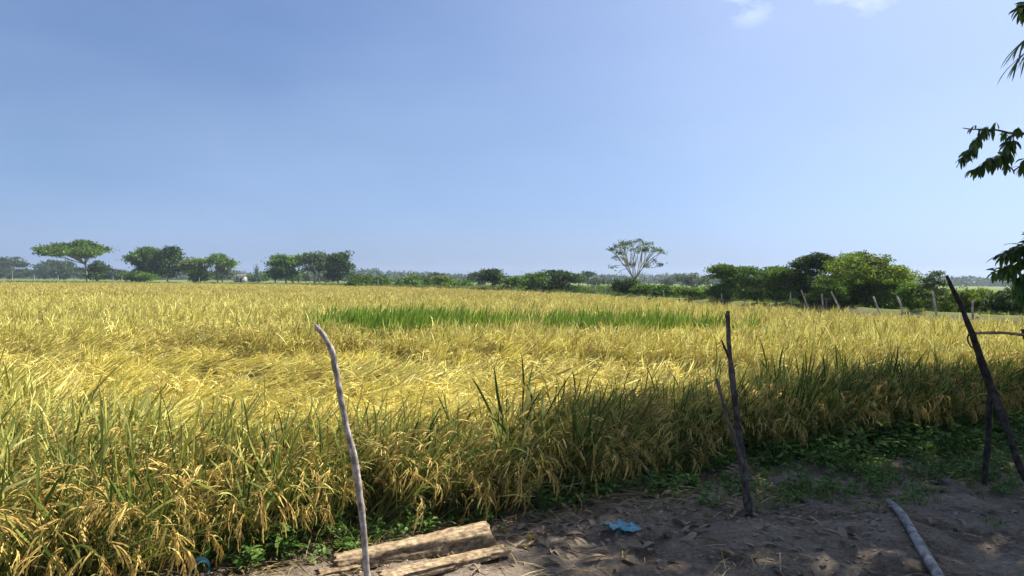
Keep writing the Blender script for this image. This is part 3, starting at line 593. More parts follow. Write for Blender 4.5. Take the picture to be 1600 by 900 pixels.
TR = [
 # name, label, cat, pxl, pxr, top, base, Y, mat, style, extra
 ('umbrella_tree', 'wide flat-topped tree with pale trunk and bright green crown, far left', 'tree', 60, 187, 373, 441, 150, 'light', 'umbrella', dict(trunk=137, bark=BARKP, dens=1.2)),
 ('shrub', 'dark twiggy shrub at the foot of the wide flat-topped tree', 'shrub', 138, 165, 408, 441, 147, 'dark', 'bush', dict(dens=.7)),
 ('broad_tree', 'dense dark round tree, left half of the big dark pair', 'tree', 202, 252, 382, 440, 152, 'mid', 'round', dict(dens=1.2)),
 ('broad_tree', 'dense dark round tree, right half of the big dark pair', 'tree', 238, 285, 383, 440, 149, 'dark', 'round', dict(dens=1.3)),
 ('bush', 'low spreading green bush in front of the big dark pair of trees', 'bush', 192, 242, 423, 441, 142, 'mid', 'bush', {}),
 ('bushy_tree', 'olive bushy tree between the dark pair and the small umbrella tree', 'tree', 278, 328, 401, 441, 150, 'yellow', 'round', dict(low=.0, dens=.9)),
 ('umbrella_tree', 'small umbrella-shaped tree on a thin trunk beside the white house', 'tree', 317, 366, 395, 441, 150, 'light', 'umbrella', dict(trunk=340)),
 ('bushy_tree', 'hazy grey-green tree behind the small umbrella tree', 'tree', 328, 366, 411, 438, 190, 'grey', 'round', {}),
 ('bare_tree', 'small leafless tree right of the white house', 'tree', 393, 409, 411, 437, 210, 'grey', 'bare', {}),
 ('broad_tree', 'bushy dark tree forming the left end of the clump of three', 'tree', 421, 479, 390, 444, 135, 'mid', 'round', dict(low=.02, trunks=[-22, -3, 8], seed=3)),
 ('slender_tree', 'thin-crowned middle tree of the clump of three with two bare trunks', 'tree', 474, 518, 391, 445, 133, 'grey', 'round', dict(low=.34, dens=.62, trunks=[-5, 3])),
 ('broad_tree', 'dark leafy tree forming the right end of the clump of three', 'tree', 506, 551, 391, 446, 128, 'dark', 'round', dict(low=.1, dens=1.0)),
 ('small_tree', 'feathery palm-like small tree in the low hedge right of the clump of three', 'tree', 606, 652, 427, 447, 100, 'mid', 'bush', {}),
 ('bush', 'rounded small bush alone in the grass before the hedge', 'bush', 574, 592, 442, 449, 97, 'light', 'bush', {}),
 ('dome_tree', 'hazy dome-shaped tree behind the little pale-trunked tree', 'tree', 671, 706, 426, 444, 200, 'far', 'round', dict(low=0)),
 ('small_tree', 'little yellow-green tree with a pale trunk before the dome-shaped tree', 'tree', 678, 706, 431, 450, 88, 'yellow', 'round', dict(bark=BARKP, low=.2)),
 ('dome_tree', 'dark dome tree half hidden behind the spiky dark tree', 'tree', 729, 768, 425, 446, 150, 'dark', 'round', dict(low=0)),
 ('broad_tree', 'spiky dark tree standing alone at the field edge mid-way along', 'tree', 748, 792, 418, 452, 75, 'dark', 'round', dict(low=.05)),
 ('bush', 'low green bush joining the spiky dark tree and the wide thicket', 'bush', 786, 824, 430, 452, 72, 'mid', 'bush', {}),
 ('thicket_tree', 'left crown of the wide dark thicket left of the tall airy tree', 'tree', 814, 858, 425, 453, 66, 'mid', 'round', dict(low=.03)),
 ('thicket_tree', 'right crown of the wide dark thicket left of the tall airy tree', 'tree', 850, 906, 422, 455, 62, 'dark', 'round', dict(low=.03, dens=.85, seed=5)),
 ('small_tree', 'small dark round-headed tree on a bare stem beside the thicket', 'tree', 898, 911, 426, 448, 130, 'dark', 'round', dict(low=.35)),
 ('thin_tree', 'very thin tall stem with a tiny crown between thicket and airy tree', 'tree', 914, 924, 424, 440, 170, 'dark', 'round', dict(low=.6, dens=.7)),
 ('bush', 'distant dark bush just left of the tall airy tree', 'bush', 918, 954, 435, 445, 190, 'far', 'bush', {}),
 ('airy_tree', 'tall airy tree with many pale bare limbs and a sparse crown', 'tree', 944, 1040, 374, 452, 64, 'grey', 'airy', dict(trunk=992, bark=BARKP, leaf=.8, dens=.3)),
 ('bush', 'dark bush below the left side of the tall airy tree', 'bush', 952, 1000, 432, 460, 50, 'dark', 'bush', dict(dens=.9)),
 ('bush', 'feathery green bush below the right side of the tall airy tree', 'bush', 990, 1026, 441, 462, 48, 'light', 'bush', {}),
 ('bush', 'ragged dark bush between the airy tree and the bamboo', 'bush', 1020, 1058, 440, 464, 45, 'mid', 'bush', dict(dens=.9)),
 ('small_tree', 'small pointed tree far behind the ragged dark bush', 'tree', 1036, 1050, 434, 446, 180, 'far', 'round', dict(low=0)),
 ('bamboo_clump', 'hazy blue-green clump of bamboo left of the large right-hand trees', 'bamboo', 1056, 1112, 427, 446, 150, 'grey', 'bamboo', {}),
 ('low_bush', 'pale green bush at the foot of the bamboo', 'bush', 1054, 1112, 447, 466, 41, 'light', 'bush', {}),
 ('layered_tree', 'dark tree with layered branches at the left end of the large right-hand grove', 'tree', 1104, 1176, 411, 468, 38.5, 'mid', 'round', dict(low=-.1, dens=1.3)),
 ('orchard_tree', 'low dull green orchard tree next to the layered tree', 'tree', 1150, 1220, 416, 471, 35, 'mid', 'round', dict(low=-.02, dens=1.1, bark=BARKP, seed=2)),
 ('orchard_tree', 'low dull green orchard tree left of the vine-covered tree', 'tree', 1190, 1268, 413, 473, 33, 'mid', 'round', dict(low=-.02, dens=1.1, bark=BARKP, seed=4)),
 ('vine_covered_tree', 'dark tree smothered in vines left of the largest yellow-green tree', 'tree', 1240, 1316, 391, 474, 32.5, 'dark', 'round', dict(low=-.12, dens=1.4)),
 ('large_tree', 'largest tree of the grove with a spiky sunlit yellow-green crown', 'tree', 1278, 1434, 387, 477, 31, 'yellow', 'round', dict(low=-.10, dens=1.45, seed=8)),
 ('orchard_tree', 'small shaded tree in front of the vine-covered tree', 'tree', 1262, 1322, 430, 476, 29.5, 'mid', 'round', dict(low=.2, dens=.6, bark=BARKP)),
 ('bush', 'bright bush right of the largest tree of the grove', 'bush', 1400, 1446, 438, 480, 28, 'light', 'bush', {}),
 ('slender_tree', 'slender layered young tree with a pale trunk behind the leaning post', 'tree', 1434, 1482, 424, 484, 26, 'grey', 'tiers', dict(trunk=1458, bark=BARKP)),
 ('bush', 'green bush behind the slender layered young tree', 'bush', 1440, 1500, 446, 484, 27, 'light', 'bush', {}),
 ('wide_bush', 'wide green bush with a bright top right of the leaning post', 'bush', 1488, 1572, 443, 487, 25.5, 'yellow', 'bush', dict(dens=1.1)),
 ('wide_bush', 'dark shaded bush at the right edge of the far field', 'bush', 1538, 1630, 447, 490, 24, 'dark', 'bush', dict(dens=1.1)),
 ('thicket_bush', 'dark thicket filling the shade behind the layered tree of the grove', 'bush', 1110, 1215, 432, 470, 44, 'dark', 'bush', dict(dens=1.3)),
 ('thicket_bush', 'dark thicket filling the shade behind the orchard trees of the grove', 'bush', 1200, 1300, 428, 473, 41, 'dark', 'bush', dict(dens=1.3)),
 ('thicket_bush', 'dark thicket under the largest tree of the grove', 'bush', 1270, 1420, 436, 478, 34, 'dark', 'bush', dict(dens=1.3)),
 ('hazy_tree', 'hazy flat-topped tree at the far left horizon', 'tree', -12, 36, 402, 436, 330, 'far', 'umbrella', dict(dens=1.4)),
 ('hazy_tree', 'hazy dome-shaped tree behind the wide flat-topped tree', 'tree', 54, 116, 407, 435, 330, 'far', 'round', dict(low=0)),
 ('hazy_bush', 'hazy rounded bush at the left edge of the horizon', 'bush', -10, 40, 414, 435, 300, 'far', 'bush', {}),
 ('hazy_bush', 'hazy low bush under the dome-shaped tree on the left', 'bush', 70, 130, 415, 435, 290, 'far', 'bush', {}),
 ('hazy_bush', 'hazy grove right of the dark twiggy shrub', 'bush', 160, 205, 421, 436, 260, 'far', 'bush', {}),
 ('hazy_bush', 'hazy grove between the white house and the clump of three', 'bush', 384, 424, 424, 437, 230, 'mid', 'bush', {}),
 ('hazy_bush', 'hazy green bushes seen between the trunks of the clump of three', 'bush', 470, 515, 426, 440, 220, 'grey', 'bush', {}),
]
for i, t in enumerate(TR):
    nm, lb, ct, a, b, tp, bs, Y_, mt, st, ex = t; ex = dict(ex); ex['seed'] = ex.get('seed', 0)*7+i+1
    tree(nm, lb, ct, a, b, tp, bs, Y_, mt, st, **ex)
# hedge between the clump of three and the spiky tree: separate bushes in a row
rg = np.random.default_rng(91); hx = [556, 576, 596, 640, 656, 668, 706, 722]
names = ['tall leafy bush at the left end of the far hedge, touching the clump of three', 'second hedge bush from the clump of three', 'third hedge bush from the clump of three', 'hedge bush just right of the feathery small tree', 'dark hedge bush between the feathery tree and the dome-shaped tree', 'hedge bush touching the left of the dome-shaped tree', 'hedge bush right of the little pale-trunked tree', 'last hedge bush before the spiky dark tree']
for k, x in enumerate(hx):
    tree('hedge_bush', names[k], 'bush', x-14, x+14, [427, 429, 430, 430, 432, 434, 434, 436][k], 447, 98+rg.uniform(-3, 6), ['mid', 'dark', 'mid', 'mid', 'dark', 'light', 'mid', 'mid'][k], 'bush', group='bushes of the far hedge', seed=200+k)
# far woods: the low hazy line along the horizon
c = []
rg = np.random.default_rng(44)
for k in range(420):
    x = rg.uniform(-560, 640); y = rg.uniform(400, 700); h = (2.6+5.6*fbm(np.array([x*.018]), np.array([3.3]), 3)[0]**1.5*2.0)*(y/550); w = rg.uniform(7, 16)
    m = 170; u = rg.normal(size=(m, 3)); u /= np.linalg.norm(u, axis=1)[:, None]; u[:, 2] = np.abs(u[:, 2]); c.append(u*[w, w, h]*rg.uniform(.6, 1, (m, 1))+[x, y, .4])
me = leafquads(rg, np.vstack(c), 1.5, M['far'], 'far_woods'); tag(obj('far_woods', me), 'low hazy line of distant woodland along the whole horizon', 'woods', kind='stuff')

# ------------------------------------------------------------------ white house
def box(mb, x0, x1, y0, y1, z0, z1, mi=0):
    V = [(x, y, z) for z in (z0, z1) for y in (y0, y1) for x in (x0, x1)]
    mb.add(V, [[0, 2, 3, 1], [4, 5, 7, 6], [0, 1, 5, 4], [2, 6, 7, 3], [0, 4, 6, 2], [1, 3, 7, 5]], mi)
WALL = plain_mat('white_wall', (.5, .48, .44), c2=(.58, .56, .52), scale=1); ROOF = plain_mat('rusty_roof', (.32, .25, .2), scale=2); DARK = plain_mat('opening_shade', (.03, .03, .03), scale=2)  # flat dark panels; the shade inside door and window is painted on
h = empty('white_house', P(376, 437, 215)); h.location.z = .5; h.scale = (.8, .8, .8); tag(h, 'small white house with a low pitched roof between the left trees', 'house')
b = MB(); box(b, -1.9, 1.9, -1.5, 1.5, -.1, 2.05); b.build('wall', WALL, h, False)
b = MB(); b.add([(-2.2, -1.9, 1.95), (2.2, -1.9, 1.95), (2.2, 0, 2.75), (-2.2, 0, 2.75), (2.2, 1.9, 1.95), (-2.2, 1.9, 1.95), (-2.2, -1.9, 2.05), (2.2, -1.9, 2.05), (2.2, 0, 2.85), (-2.2, 0, 2.85), (2.2, 1.9, 2.05), (-2.2, 1.9, 2.05)],
   [[0, 3, 2, 1], [3, 5, 4, 2], [6, 7, 8, 9], [9, 8, 10, 11], [0, 1, 7, 6], [5, 11, 10, 4]]); b.add([(-2.2, -1.9, 1.95), (-2.2, 0, 2.75), (-2.2, 0, 2.85), (-2.2, -1.9, 2.05)], [[0, 1, 2, 3]]); b.build('roof', ROOF, h, False)
b = MB(); box(b, .3, 1.0, -1.53, -1.49, .0, 1.7); b.build('door', DARK, h, False)
b = MB(); box(b, -1.2, -.5, -1.53, -1.49, .9, 1.5); b.build('window', DARK, h, False)

# ------------------------------------------------------------------ fence posts along the far edge
POSTM = wood_mat('weathered_post', (.34, .32, .29), (.62, .6, .56), 8, rough=.9)
far_posts = [(1205, 456, 1214, 474, 33), (1235, 456, 1238, 474, 31.5), (1252, 454, 1262, 475, 30), (1284, 459, 1287, 478, 29), (1299, 456, 1310, 479, 28), (1365, 464, 1372, 483, 26.3), (1401, 462, 1404, 484, 25.3), (1457, 455, 1461, 487, 23.8), (1520, 469, 1521, 489, 22.6),
             (1110, 461, 1115, 471, 38.5), (1127, 459, 1130, 471, 37.5), (1163, 462, 1163, 473, 35), (1073, 456, 1073, 467, 41), (1036, 454, 1037, 464, 43.5), (945, 447, 945, 459, 51), (930, 448, 931, 458, 53)]
far_posts.sort()
ordn = ['first', 'second', 'third', 'fourth', 'fifth', 'sixth', 'seventh', 'eighth', 'ninth', 'tenth', 'eleventh', 'twelfth', 'thirteenth', 'fourteenth', 'fifteenth', 'sixteenth', 'seventeenth']
for k, (x0, y0, x1, y1, Y_) in enumerate(far_posts):
    top = P(x0, y0, Y_); bt = P(x1, y1, Y_); z0 = gz(bt.x, Y_)-.1; d = (bt-top); bot = top+d*((z0-top.z)/d.z)
    b = MB(); rg = np.random.default_rng(k); n = 6; t = np.linspace(0, 1, n)[:, None]; T_ = np.array(top-bot); pts = T_*t+np.sin(np.pi*t)*rg.normal(size=3)*.03; b.tube(pts, np.linspace(.036, .028, n), 8, jit=.25, rng=rg)
    o = b.build('fence_post', POSTM); o.location = bot
    lean = abs(x1-x0); tag(o, '%s pale fence post from the left along the %s edge of the rice' % (('leaning ' if lean > 4 else 'upright ')+ordn[k], 'right far'), 'fence post', 'pale fence posts along the right far edge of the rice')
left_posts = [(19, 424), (53, 428), (90, 430), (176, 431), (190, 431), (260, 432), (311, 433), (470, 433), (590, 436)]
for k, (x, y0) in enumerate(left_posts):
    Y_ = 128 if x > 300 else 122; 
    if x > 460: Y_ = 112
    if x > 580: Y_ = 100
    top = P(x, y0, Y_); z0 = gz(top.x, Y_)-.1; b = MB(); rg = np.random.default_rng(k+60); b.tube(np.array([(0, 0, 0), (.02, 0, (top.z-z0)*.5), (0.05, 0, top.z-z0)]), .075, 6, jit=.25, rng=rg)
    o = b.build('fence_post', POSTM); o.location = (top.x, Y_, z0); tag(o, '%s thin pale post from the left along the far left edge of the rice' % ordn[k], 'fence post', 'thin pale posts along the far left edge of the rice')

# ------------------------------------------------------------------ foreground sticks
PALE = wood_mat('pale_stick', (.22, .18, .14), (.60, .53, .46), 55, (1, 1, .25), .85, .7, .003)
DARKW = wood_mat('dark_stick', (.03, .023, .018), (.10, .078, .06), 40, (1, 1, .2), .85, .8, .004)
GREYW = wood_mat('grey_wood', (.10, .085, .07), (.23, .2, .17), 30, (1, 1, .25), .85, .7, .004)
def dense(pts, n):
    pts = np.array([tuple(p) for p in pts], float); m = len(pts); t = np.linspace(0, m-1, n); i = np.clip(t.astype(int), 0, m-2); f = (t-i)[:, None]
    p0 = pts[np.clip(i-1, 0, m-1)]; p1 = pts[i]; p2 = pts[i+1]; p3 = pts[np.clip(i+2, 0, m-1)]
    return .5*((2*p1)+(-p0+p2)*f+(2*p0-5*p1+4*p2-p3)*f*f+(-p0+3*p1-3*p2+p3)*f**3)
def stick(name, mat, px, Y_, r0, r1, parent=None, n=40, jit=.14, seed=0, k=12, base=None, caps=True):
    """px: points from bottom to top; the first is set on the ground"""
    pts = [P(x, y, Y_) if len(a) == 0 else P(x, y, a[0]) for (x, y, *a) in px]; org = Vector(base) if base is not None else pts[0].copy()
    if base is None: org.z = gz(org.x, org.y)-.03
    L = dense([p-org for p in pts], n); rg = np.random.default_rng(seed)
    rr = np.linspace(r0, r1, n)*(1+.10*np.sin(np.linspace(0, 19, n)+seed)+.05*rg.normal(size=n)); L = L+rg.normal(size=L.shape)*.0012
    b = MB(); b.tube(L, rr, k, jit=jit, rng=rg); return b, org, L
Y1 = 3.62
b, org, L = stick('x', PALE, [(577, 965), (574, 900), (567, 820), (556, 730), (540, 660), (527, 590), (519, 550), (506, 525), (495, 511)], Y1, .0185, .0125, seed=1)
b.tube(L[-1]+np.array([(0, 0, 0), (-.004, 0, .008), (-.015, 0, .014)]), [.008, .006, .002], 6)
o = b.build('wooden_stake', PALE); o.location = org; tag(o, 'pale crooked bare stake standing in front of the timber, curving left at its top', 'stake')
Y2 = 4.98
r2 = empty('forked_stake', (0, 0, 0)); b, org, L = stick('x', GREYW, [(1174, 828), (1165, 760), (1157, 700), (1150, 640), (1143, 580), (1139, 540), (1137, 486)], Y2, .031, .012, seed=2)
r2.location = org; tag(r2, 'dark forked stake in the shade with a thin side branch at half height', 'stake')
o = b.build('stem', wood_mat('dark_stake_wood', (.045, .037, .03), (.17, .145, .12), 40, (1, 1, .2)), r2)  # dark grey-brown wood of the forked stake
for px, ra, rb, sd in (([(1142, 562), (1134, 548), (1127, 531)], .014, .004, 3), ([(1161, 722, 4.96), (1150, 690, 4.94), (1135, 650, 4.92), (1126, 615, 4.9), (1120, 592, 4.9)], .013, .009, 4), ([(1137, 505), (1134, 495), (1132, 488)], .006, .002, 5)):
    b, _, _ = stick('x', DARKW, px, Y2, ra, rb, seed=sd, n=14, base=org); b.build('branch', GREYW if sd == 4 else DARKW, r2)
Y3 = 6.0
r3 = empty('leaning_post', (0, 0, 0)); b, org, L = stick('x', DARKW, [(1604, 752, 5.7), (1588, 715, 5.75), (1570, 660, 5.85), (1553, 618), (1535, 570), (1520, 525), (1500, 475), (1479, 431)], Y3, .026, .020, seed=6)
r3.location = org; tag(r3, 'tall dark post leaning left at the right edge, propped by a thinner stick', 'post')
rg = np.random.default_rng(9); n = len(L); 
b = MB(); rr = np.interp(np.linspace(0, 1, n), [0, .30, .42, .62, .9, 1], [.024, .026, .036, .027, .018, .012])*(1+.06*rg.normal(size=n)); b.tube(L, rr, 12, jit=.18, rng=rg); b.build('shaft', DARKW, r3)
b, _, _ = stick('x', GREYW, [(1538, 768, 5.95), (1540, 735, 5.97), (1544, 690), (1545, 640), (1548, 600)], Y3, .021, .024, seed=7, n=24, base=org); b.build('prop', DARKW, r3)
b, _, _ = stick('x', DARKW, [(1529, 540), (1519, 543), (1513, 534), (1513, 524), (1521, 518)], 5.98, .006, .006, seed=8, n=14, base=org); b.build('wire_loop', DARKW, r3)
# rail and the next post on the right
RAIL = wood_mat('bamboo_rail', (.28, .22, .1), (.45, .37, .2), 30, (.1, 1, 1))
b, org, L = stick('x', RAIL, [(1524, 521, 5.98), (1560, 520, 6.0), (1600, 523, 6.02), (1640, 524, 6.05), (1690, 525, 6.1)], Y3, .011, .014, seed=11, base=P(1524, 521, 5.98), jit=.1); o = b.build('fence_rail', RAIL); o.location = org; tag(o, 'thin yellowish rail running right from the tall leaning post', 'fence rail')
b, org, L = stick('x', DARKW, [(1640, 765, 6.1), (1632, 650, 6.08), (1612, 560, 6.06), (1598, 515, 6.04)], 6.08, .028, .016, seed=12); o = b.build('wooden_stake', DARKW); o.location = org; tag(o, 'dark stake cut by the right edge, its tip carrying the yellowish rail', 'stake')

# ------------------------------------------------------------------ fallen pole, timber
b = MB(); A = PG(1388, 790, .04); B_ = PG(1462, 905, .05); dv = (B_-A); pts = [A, A+dv*.33, A+dv*.66, B_, A+dv*1.8]
for p_ in pts: p_.z = max(gz(p_.x, p_.y), 0)+.035
L = dense([p-A for p in pts], 40); rg = np.random.default_rng(3); rr = np.linspace(.024, .031, 40); rr[[11, 12]] *= 1.12; rr[[22, 23]] *= 1.14; rr[33] *= 1.1
b.tube(L, rr, 14, jit=.06, rng=rg); o = b.build('fallen_pole', wood_mat('grey_pole', (.26, .24, .215), (.48, .45, .42), 30, (1, .3, 1), .7)); o.location = A; tag(o, 'long smooth grey pole lying on the bare shaded soil', 'pole')
TIMB = wood_mat('split_timber', (.24, .155, .08), (.56, .42, .25), 60, (.06, 1, 1), .88, .8, .0018)
def timber(name, label, a, b_, prof, seed, zl=.0, group=None, ragged=.03):
    """a split length of timber: irregular cross-section carried along its axis"""
    rg = np.random.default_rng(seed); a = Vector(a); b_ = Vector(b_); dv = b_-a; L = dv.length; n = 40; k = 24
    th = np.arange(k)/k*2*np.pi; V = []
    per = [(rg.random()*6, rg.uniform(.5, 3), rg.random()) for _ in range(5)]
    for i in range(n):
        t = i/(n-1); w, h_ = prof(t)
        for q in range(k):
            c, s = math.cos(th[q]), math.sin(th[q]); e = .55; y = math.copysign(abs(c)**e, c)*w/2; z = math.copysign(abs(s)**e, s)*h_/2
            f = 1+.06*math.sin(q*2.3+per[0][0]+t*3)+.035*math.sin(t*31+q*1.1)+.03*rg.normal(); x = t*L
            gq = 11 + (1 if math.sin(t*9+per[1][0]) > .2 else 0)
            if q == gq and .08 < t < .9: f *= .62+.12*math.sin(t*23)
            if q in (gq-1, gq+1): f *= 1.04
            if i in (0, n-1): x += rg.uniform(-ragged, ragged*.6)*(1 if i else -1)
            V.append((x, y*f, h_/2+z*f))
    mb = MB(); i, j = np.meshgrid(np.arange(n-1), np.arange(k), indexing='ij'); i = i.ravel(); j = j.ravel(); j2 = (j+1) % k
    mb.add(V, np.stack([i*k+j, i*k+j2, (i+1)*k+j2, (i+1)*k+j], 1))
    for e in (0, n-1):
        ring = np.array(V[e*k:(e+1)*k]); mb.add(np.vstack([ring, ring.mean(0)[None]]), [[q, (q+1) % k, k] for q in range(k)])
    o = mb.build(name, TIMB, None, True); zz = [gz(*(a.lerp(b_, t)).xy) for t in (0, .5, 1)]
    o.location = (a.x, a.y, min(zz)+zl); o.rotation_euler = (0, -math.atan2((zz[2]-zz[0])*.5, L), math.atan2(dv.y, dv.x)); tag(o, label, 'timber', group); return o
timber('split_log', 'thick split pale log with a rounded cut right end, the rear of the two timbers', PG(522, 893), PG(764, 853), lambda t: (.14+.03*(t > .6), .085+.06*t), 4)
timber('split_plank', 'thin split pale plank lying in front of the thick log', PG(596, 916), PG(790, 870), lambda t: (.13-.03*t, .058-.014*t), 5, .004)
timber('bark_slab', 'short weathered piece of wood at the left end of the thick log', PG(496, 905), PG(560, 893), lambda t: (.09, .045), 6, .0)

# ------------------------------------------------------------------ litter one can point at
def plastic_mat(name, c): 
    m, n, l = mat_new(name); out = n.new('ShaderNodeOutputMaterial'); p = n.new('ShaderNodeBsdfPrincipled'); p.inputs['Base Color'].default_value = (*c, 1); p.inputs['Roughness'].default_value = .35
    t = n.new('ShaderNodeBsdfTranslucent'); t.inputs['Color'].default_value = (*c, 1); x = n.new('ShaderNodeMixShader'); x.inputs[0].default_value = .25; l.new(p.outputs[0], x.inputs[1]); l.new(t.outputs[0], x.inputs[2]); l.new(x.outputs[0], out.inputs['Surface']); return m
BLUE = plastic_mat('blue_plastic', (.14, .42, .50)); BLUE2 = plastic_mat('blue_band', (.08, .28, .40))
def crumple(nx_, ny_, sx, sy, h_, seed):
    x = np.linspace(-1, 1, nx_); y = np.linspace(-1, 1, ny_); A_, B__ = np.meshgrid(x, y, indexing='ij'); rg = np.random.default_rng(seed)
    z = np.zeros_like(A_)
    for k in range(7): th = rg.random()*3.14; z += np.abs(((A_*math.cos(th)+B__*math.sin(th))*rg.uniform(1.2, 3.5)+rg.random()*2) % 2-1)*rg.uniform(.3, 1)
    z = (z-z.min())/(z.max()-z.min()); edge = 1-.25*vnoise(A_*2+9, B__*2+3)
    V = np.stack([A_*sx*edge*(1-.3*B__**2*(A_ > 0)), B__*sy*edge*(1-.35*np.abs(A_)), z*h_], -1).reshape(-1, 3)
    i, j = np.meshgrid(np.arange(nx_-1), np.arange(ny_-1), indexing='ij'); i = i.ravel(); j = j.ravel()
    return V, np.stack([i*ny_+j, (i+1)*ny_+j, (i+1)*ny_+j+1, i*ny_+j+1], 1)
V, Fc = crumple(22, 14, .115, .10, .045, 3); g = PG(976, 839); o = obj('plastic_wrapper', mesh_np('wrapper', V, Fc, [BLUE])); o.location = (g.x, g.y, gz(g.x, g.y)+.004); o.rotation_euler = (0, .1, .35); tag(o, 'crumpled light blue plastic wrapper on the soil beside a thin twig', 'plastic litter')
a = np.linspace(-.3, 3.6, 22); b = MB(); pts = np.stack([.055*np.cos(a), .03*np.sin(a), .05*np.sin(a)+.01], 1)
b.ribbon(pts, [.016]*22, [0, .35, .93]); b.ribbon(pts*[.75, 1.3, .7]+[0.01, -.012, .004], [.010]*22, [0, .6, .8]); g = PG(322, 893, .03); o = b.build('plastic_band', BLUE2); o.location = (g.x+.03, g.y-.16, gz(g.x, g.y)+.06); tag(o, 'looped blue plastic band lying in the straw at the rice foot', 'plastic litter')
FRUIT = plain_mat('yellow_fruit', (.62, .42, .03), .5, (.7, .5, .05)); BROWNF = plain_mat('brown_husk', (.26, .15, .07))
r = empty('fallen_fruit', (0, 0, 0)); g = PG(827, 842); r.location = (g.x, g.y, gz(g.x, g.y)); tag(r, 'small yellow fruit on the soil at the right end of the thick log', 'fruit')
o = obj('flesh', stone_mesh(3, .016, .015, .017, FRUIT), r); o.location = (0, 0, .017); b = MB(); b.tube([(0, 0, .03), (.002, 0, .04)], .0018, 5); b.build('stalk', GREYW, r)
o = obj('dry_husk', stone_mesh(4, .022, .018, .02, BROWNF)); g = PG(836, 845); o.location = (g.x, g.y, gz(g.x, g.y)+.014); tag(o, 'brown dry husk lying against the small yellow fruit', 'husk')
stones = [(1262, 791, .055, .04, .03, STONED, 'pale grey angular stone at the edge of the shaded weeds'), (1437, 857, .026, .018, .015, STONE, 'small pale tan stone touching the long grey pole'), (1475, 760, .12, .035, .02, STONED, 'long flat grey slab lying left of the leaning post prop'),
          (1396, 848, .012, .01, .009, STONE, 'tiny pale pebble just left of the long grey pole'), (1222, 806, .035, .02, .014, STONED, 'flat stone right of the forked stake foot'), (1490, 822, .032, .02, .013, STONE, 'flat pale stone right of the long grey pole'),
          (1496, 842, .03, .016, .01, STONED, 'flat dark stone below the flat pale stone'), (1538, 820, .028, .02, .014, STONED, 'rounded stone on the soil near the right edge'), (512, 893, .03, .025, .024, STONE, 'pale stone at the left end of the split timbers'), (1040, 823, .022, .016, .012, STONE, 'small pale stone right of the blue wrapper')]
for k, (x, y, a_, b_, c_, mt, lb) in enumerate(stones):
    g = PG(x, y); o = obj('stone', stone_mesh(20+k, a_, b_, c_, mt)); o.location = (g.x, g.y, gz(g.x, g.y)+c_*.45); o.rotation_euler = (0, 0, k*1.3+.2 if k != 2 else .25); tag(o, lb, 'stone', 'stones on the bare soil')
# twigs lying about
TW = wood_mat('twig_bark', (.13, .10, .075), (.33, .27, .21), 50, (1, 1, 1))
twigs = [((1006, 824), (1014, 848), (1026, 878), .006, 'thin brown twig standing aslant beside the blue wrapper'), ((1129, 880), (1150, 886), (1172, 893), .007, 'short pale twig on the soil in the middle foreground'),
         ((962, 700), (992, 712), (1024, 730), .004, 'long thin pale stalk across the dark hollow in the rice edge'), ((960, 838), (1000, 812), (1030, 790), .004, 'thin curved stalk behind the blue wrapper'), ((1175, 848), (1200, 858), (1226, 872), .004, 'short dark twig right of the forked stake foot'),
         ((1230, 792), (1250, 784), (1285, 780), .007, 'grey twig behind the pale grey angular stone'), ((1428, 800), (1432, 815), (1436, 832), .004, 'tiny twig sticking up right of the grey pole end'), ((880, 862), (900, 872), (925, 880), .005, 'brown twig among the dry leaves right of the timbers')]
for k, (a_, b_, c_, r_, lb) in enumerate(twigs):
    lift = [.03, .01, .30, .03, .01, .015, .02, .01][k]; ps = []
    for q, (x, y) in enumerate((a_, b_, c_)):
        p_ = PG(x, y, lift if k == 2 else .0); p_.z = (gz(p_.x, p_.y)+r_+(lift*(.2, 1, .1)[q])) if k != 2 else p_.z-.12*(q == 2)
        ps.append(p_)
    if k == 0: ps[0].z += .10; ps[0] = P(1006, 824, ps[2].y+.05)
    L = dense([p-ps[0] for p in ps], 12); b = MB(); b.tube(L, np.linspace(r_, r_*.5, 12), 6, jit=.2, rng=np.random.default_rng(k)); o = b.build('twig', TW); o.location = ps[0]; tag(o, lb, 'twig', 'twigs lying on the soil')
# larger fallen leaves
PALEL = leaf_mat('pale_dry_leaf', [(0, (.34, .26, .15)), (1, (.48, .38, .24))], .15, .7)
b = MB(); rg = np.random.default_rng(1); broadleaf(b, rg, [-.06, 0, .02], [1, .1, .35], .14, .07, 1.0, fold=.5); o = b.build('fallen_leaf', PALEL); g = PG(984, 888); o.location = (g.x, g.y, gz(g.x, g.y)); o.rotation_euler = (0, 0, 2.0); tag(o, 'large pale curled dry leaf below the blue wrapper', 'leaf')
BL = [curled_leaf(600+i, .15, .05) for i in range(6)]
rg = np.random.default_rng(77); k = 0
while k < 60:
    x = rg.uniform(790, 1150) if k < 42 else rg.uniform(1150, 1600); y = rg.uniform(825, 898) if k < 42 else rg.uniform(770, 890); g = PG(x, y)
    o = obj('fallen_leaf', BL[k % 6]); s = rg.uniform(.6, 1.0); o.location = (g.x, g.y, gz(g.x, g.y)+.002); o.rotation_euler = (rg.normal()*.3, rg.normal()*.2, rg.random()*6.28); o.scale = (s, s, s)
    tag(o, 'curled brown fallen leaf on the bare soil of the foreground', 'leaf', 'curled brown leaves fallen on the bare soil'); k += 1

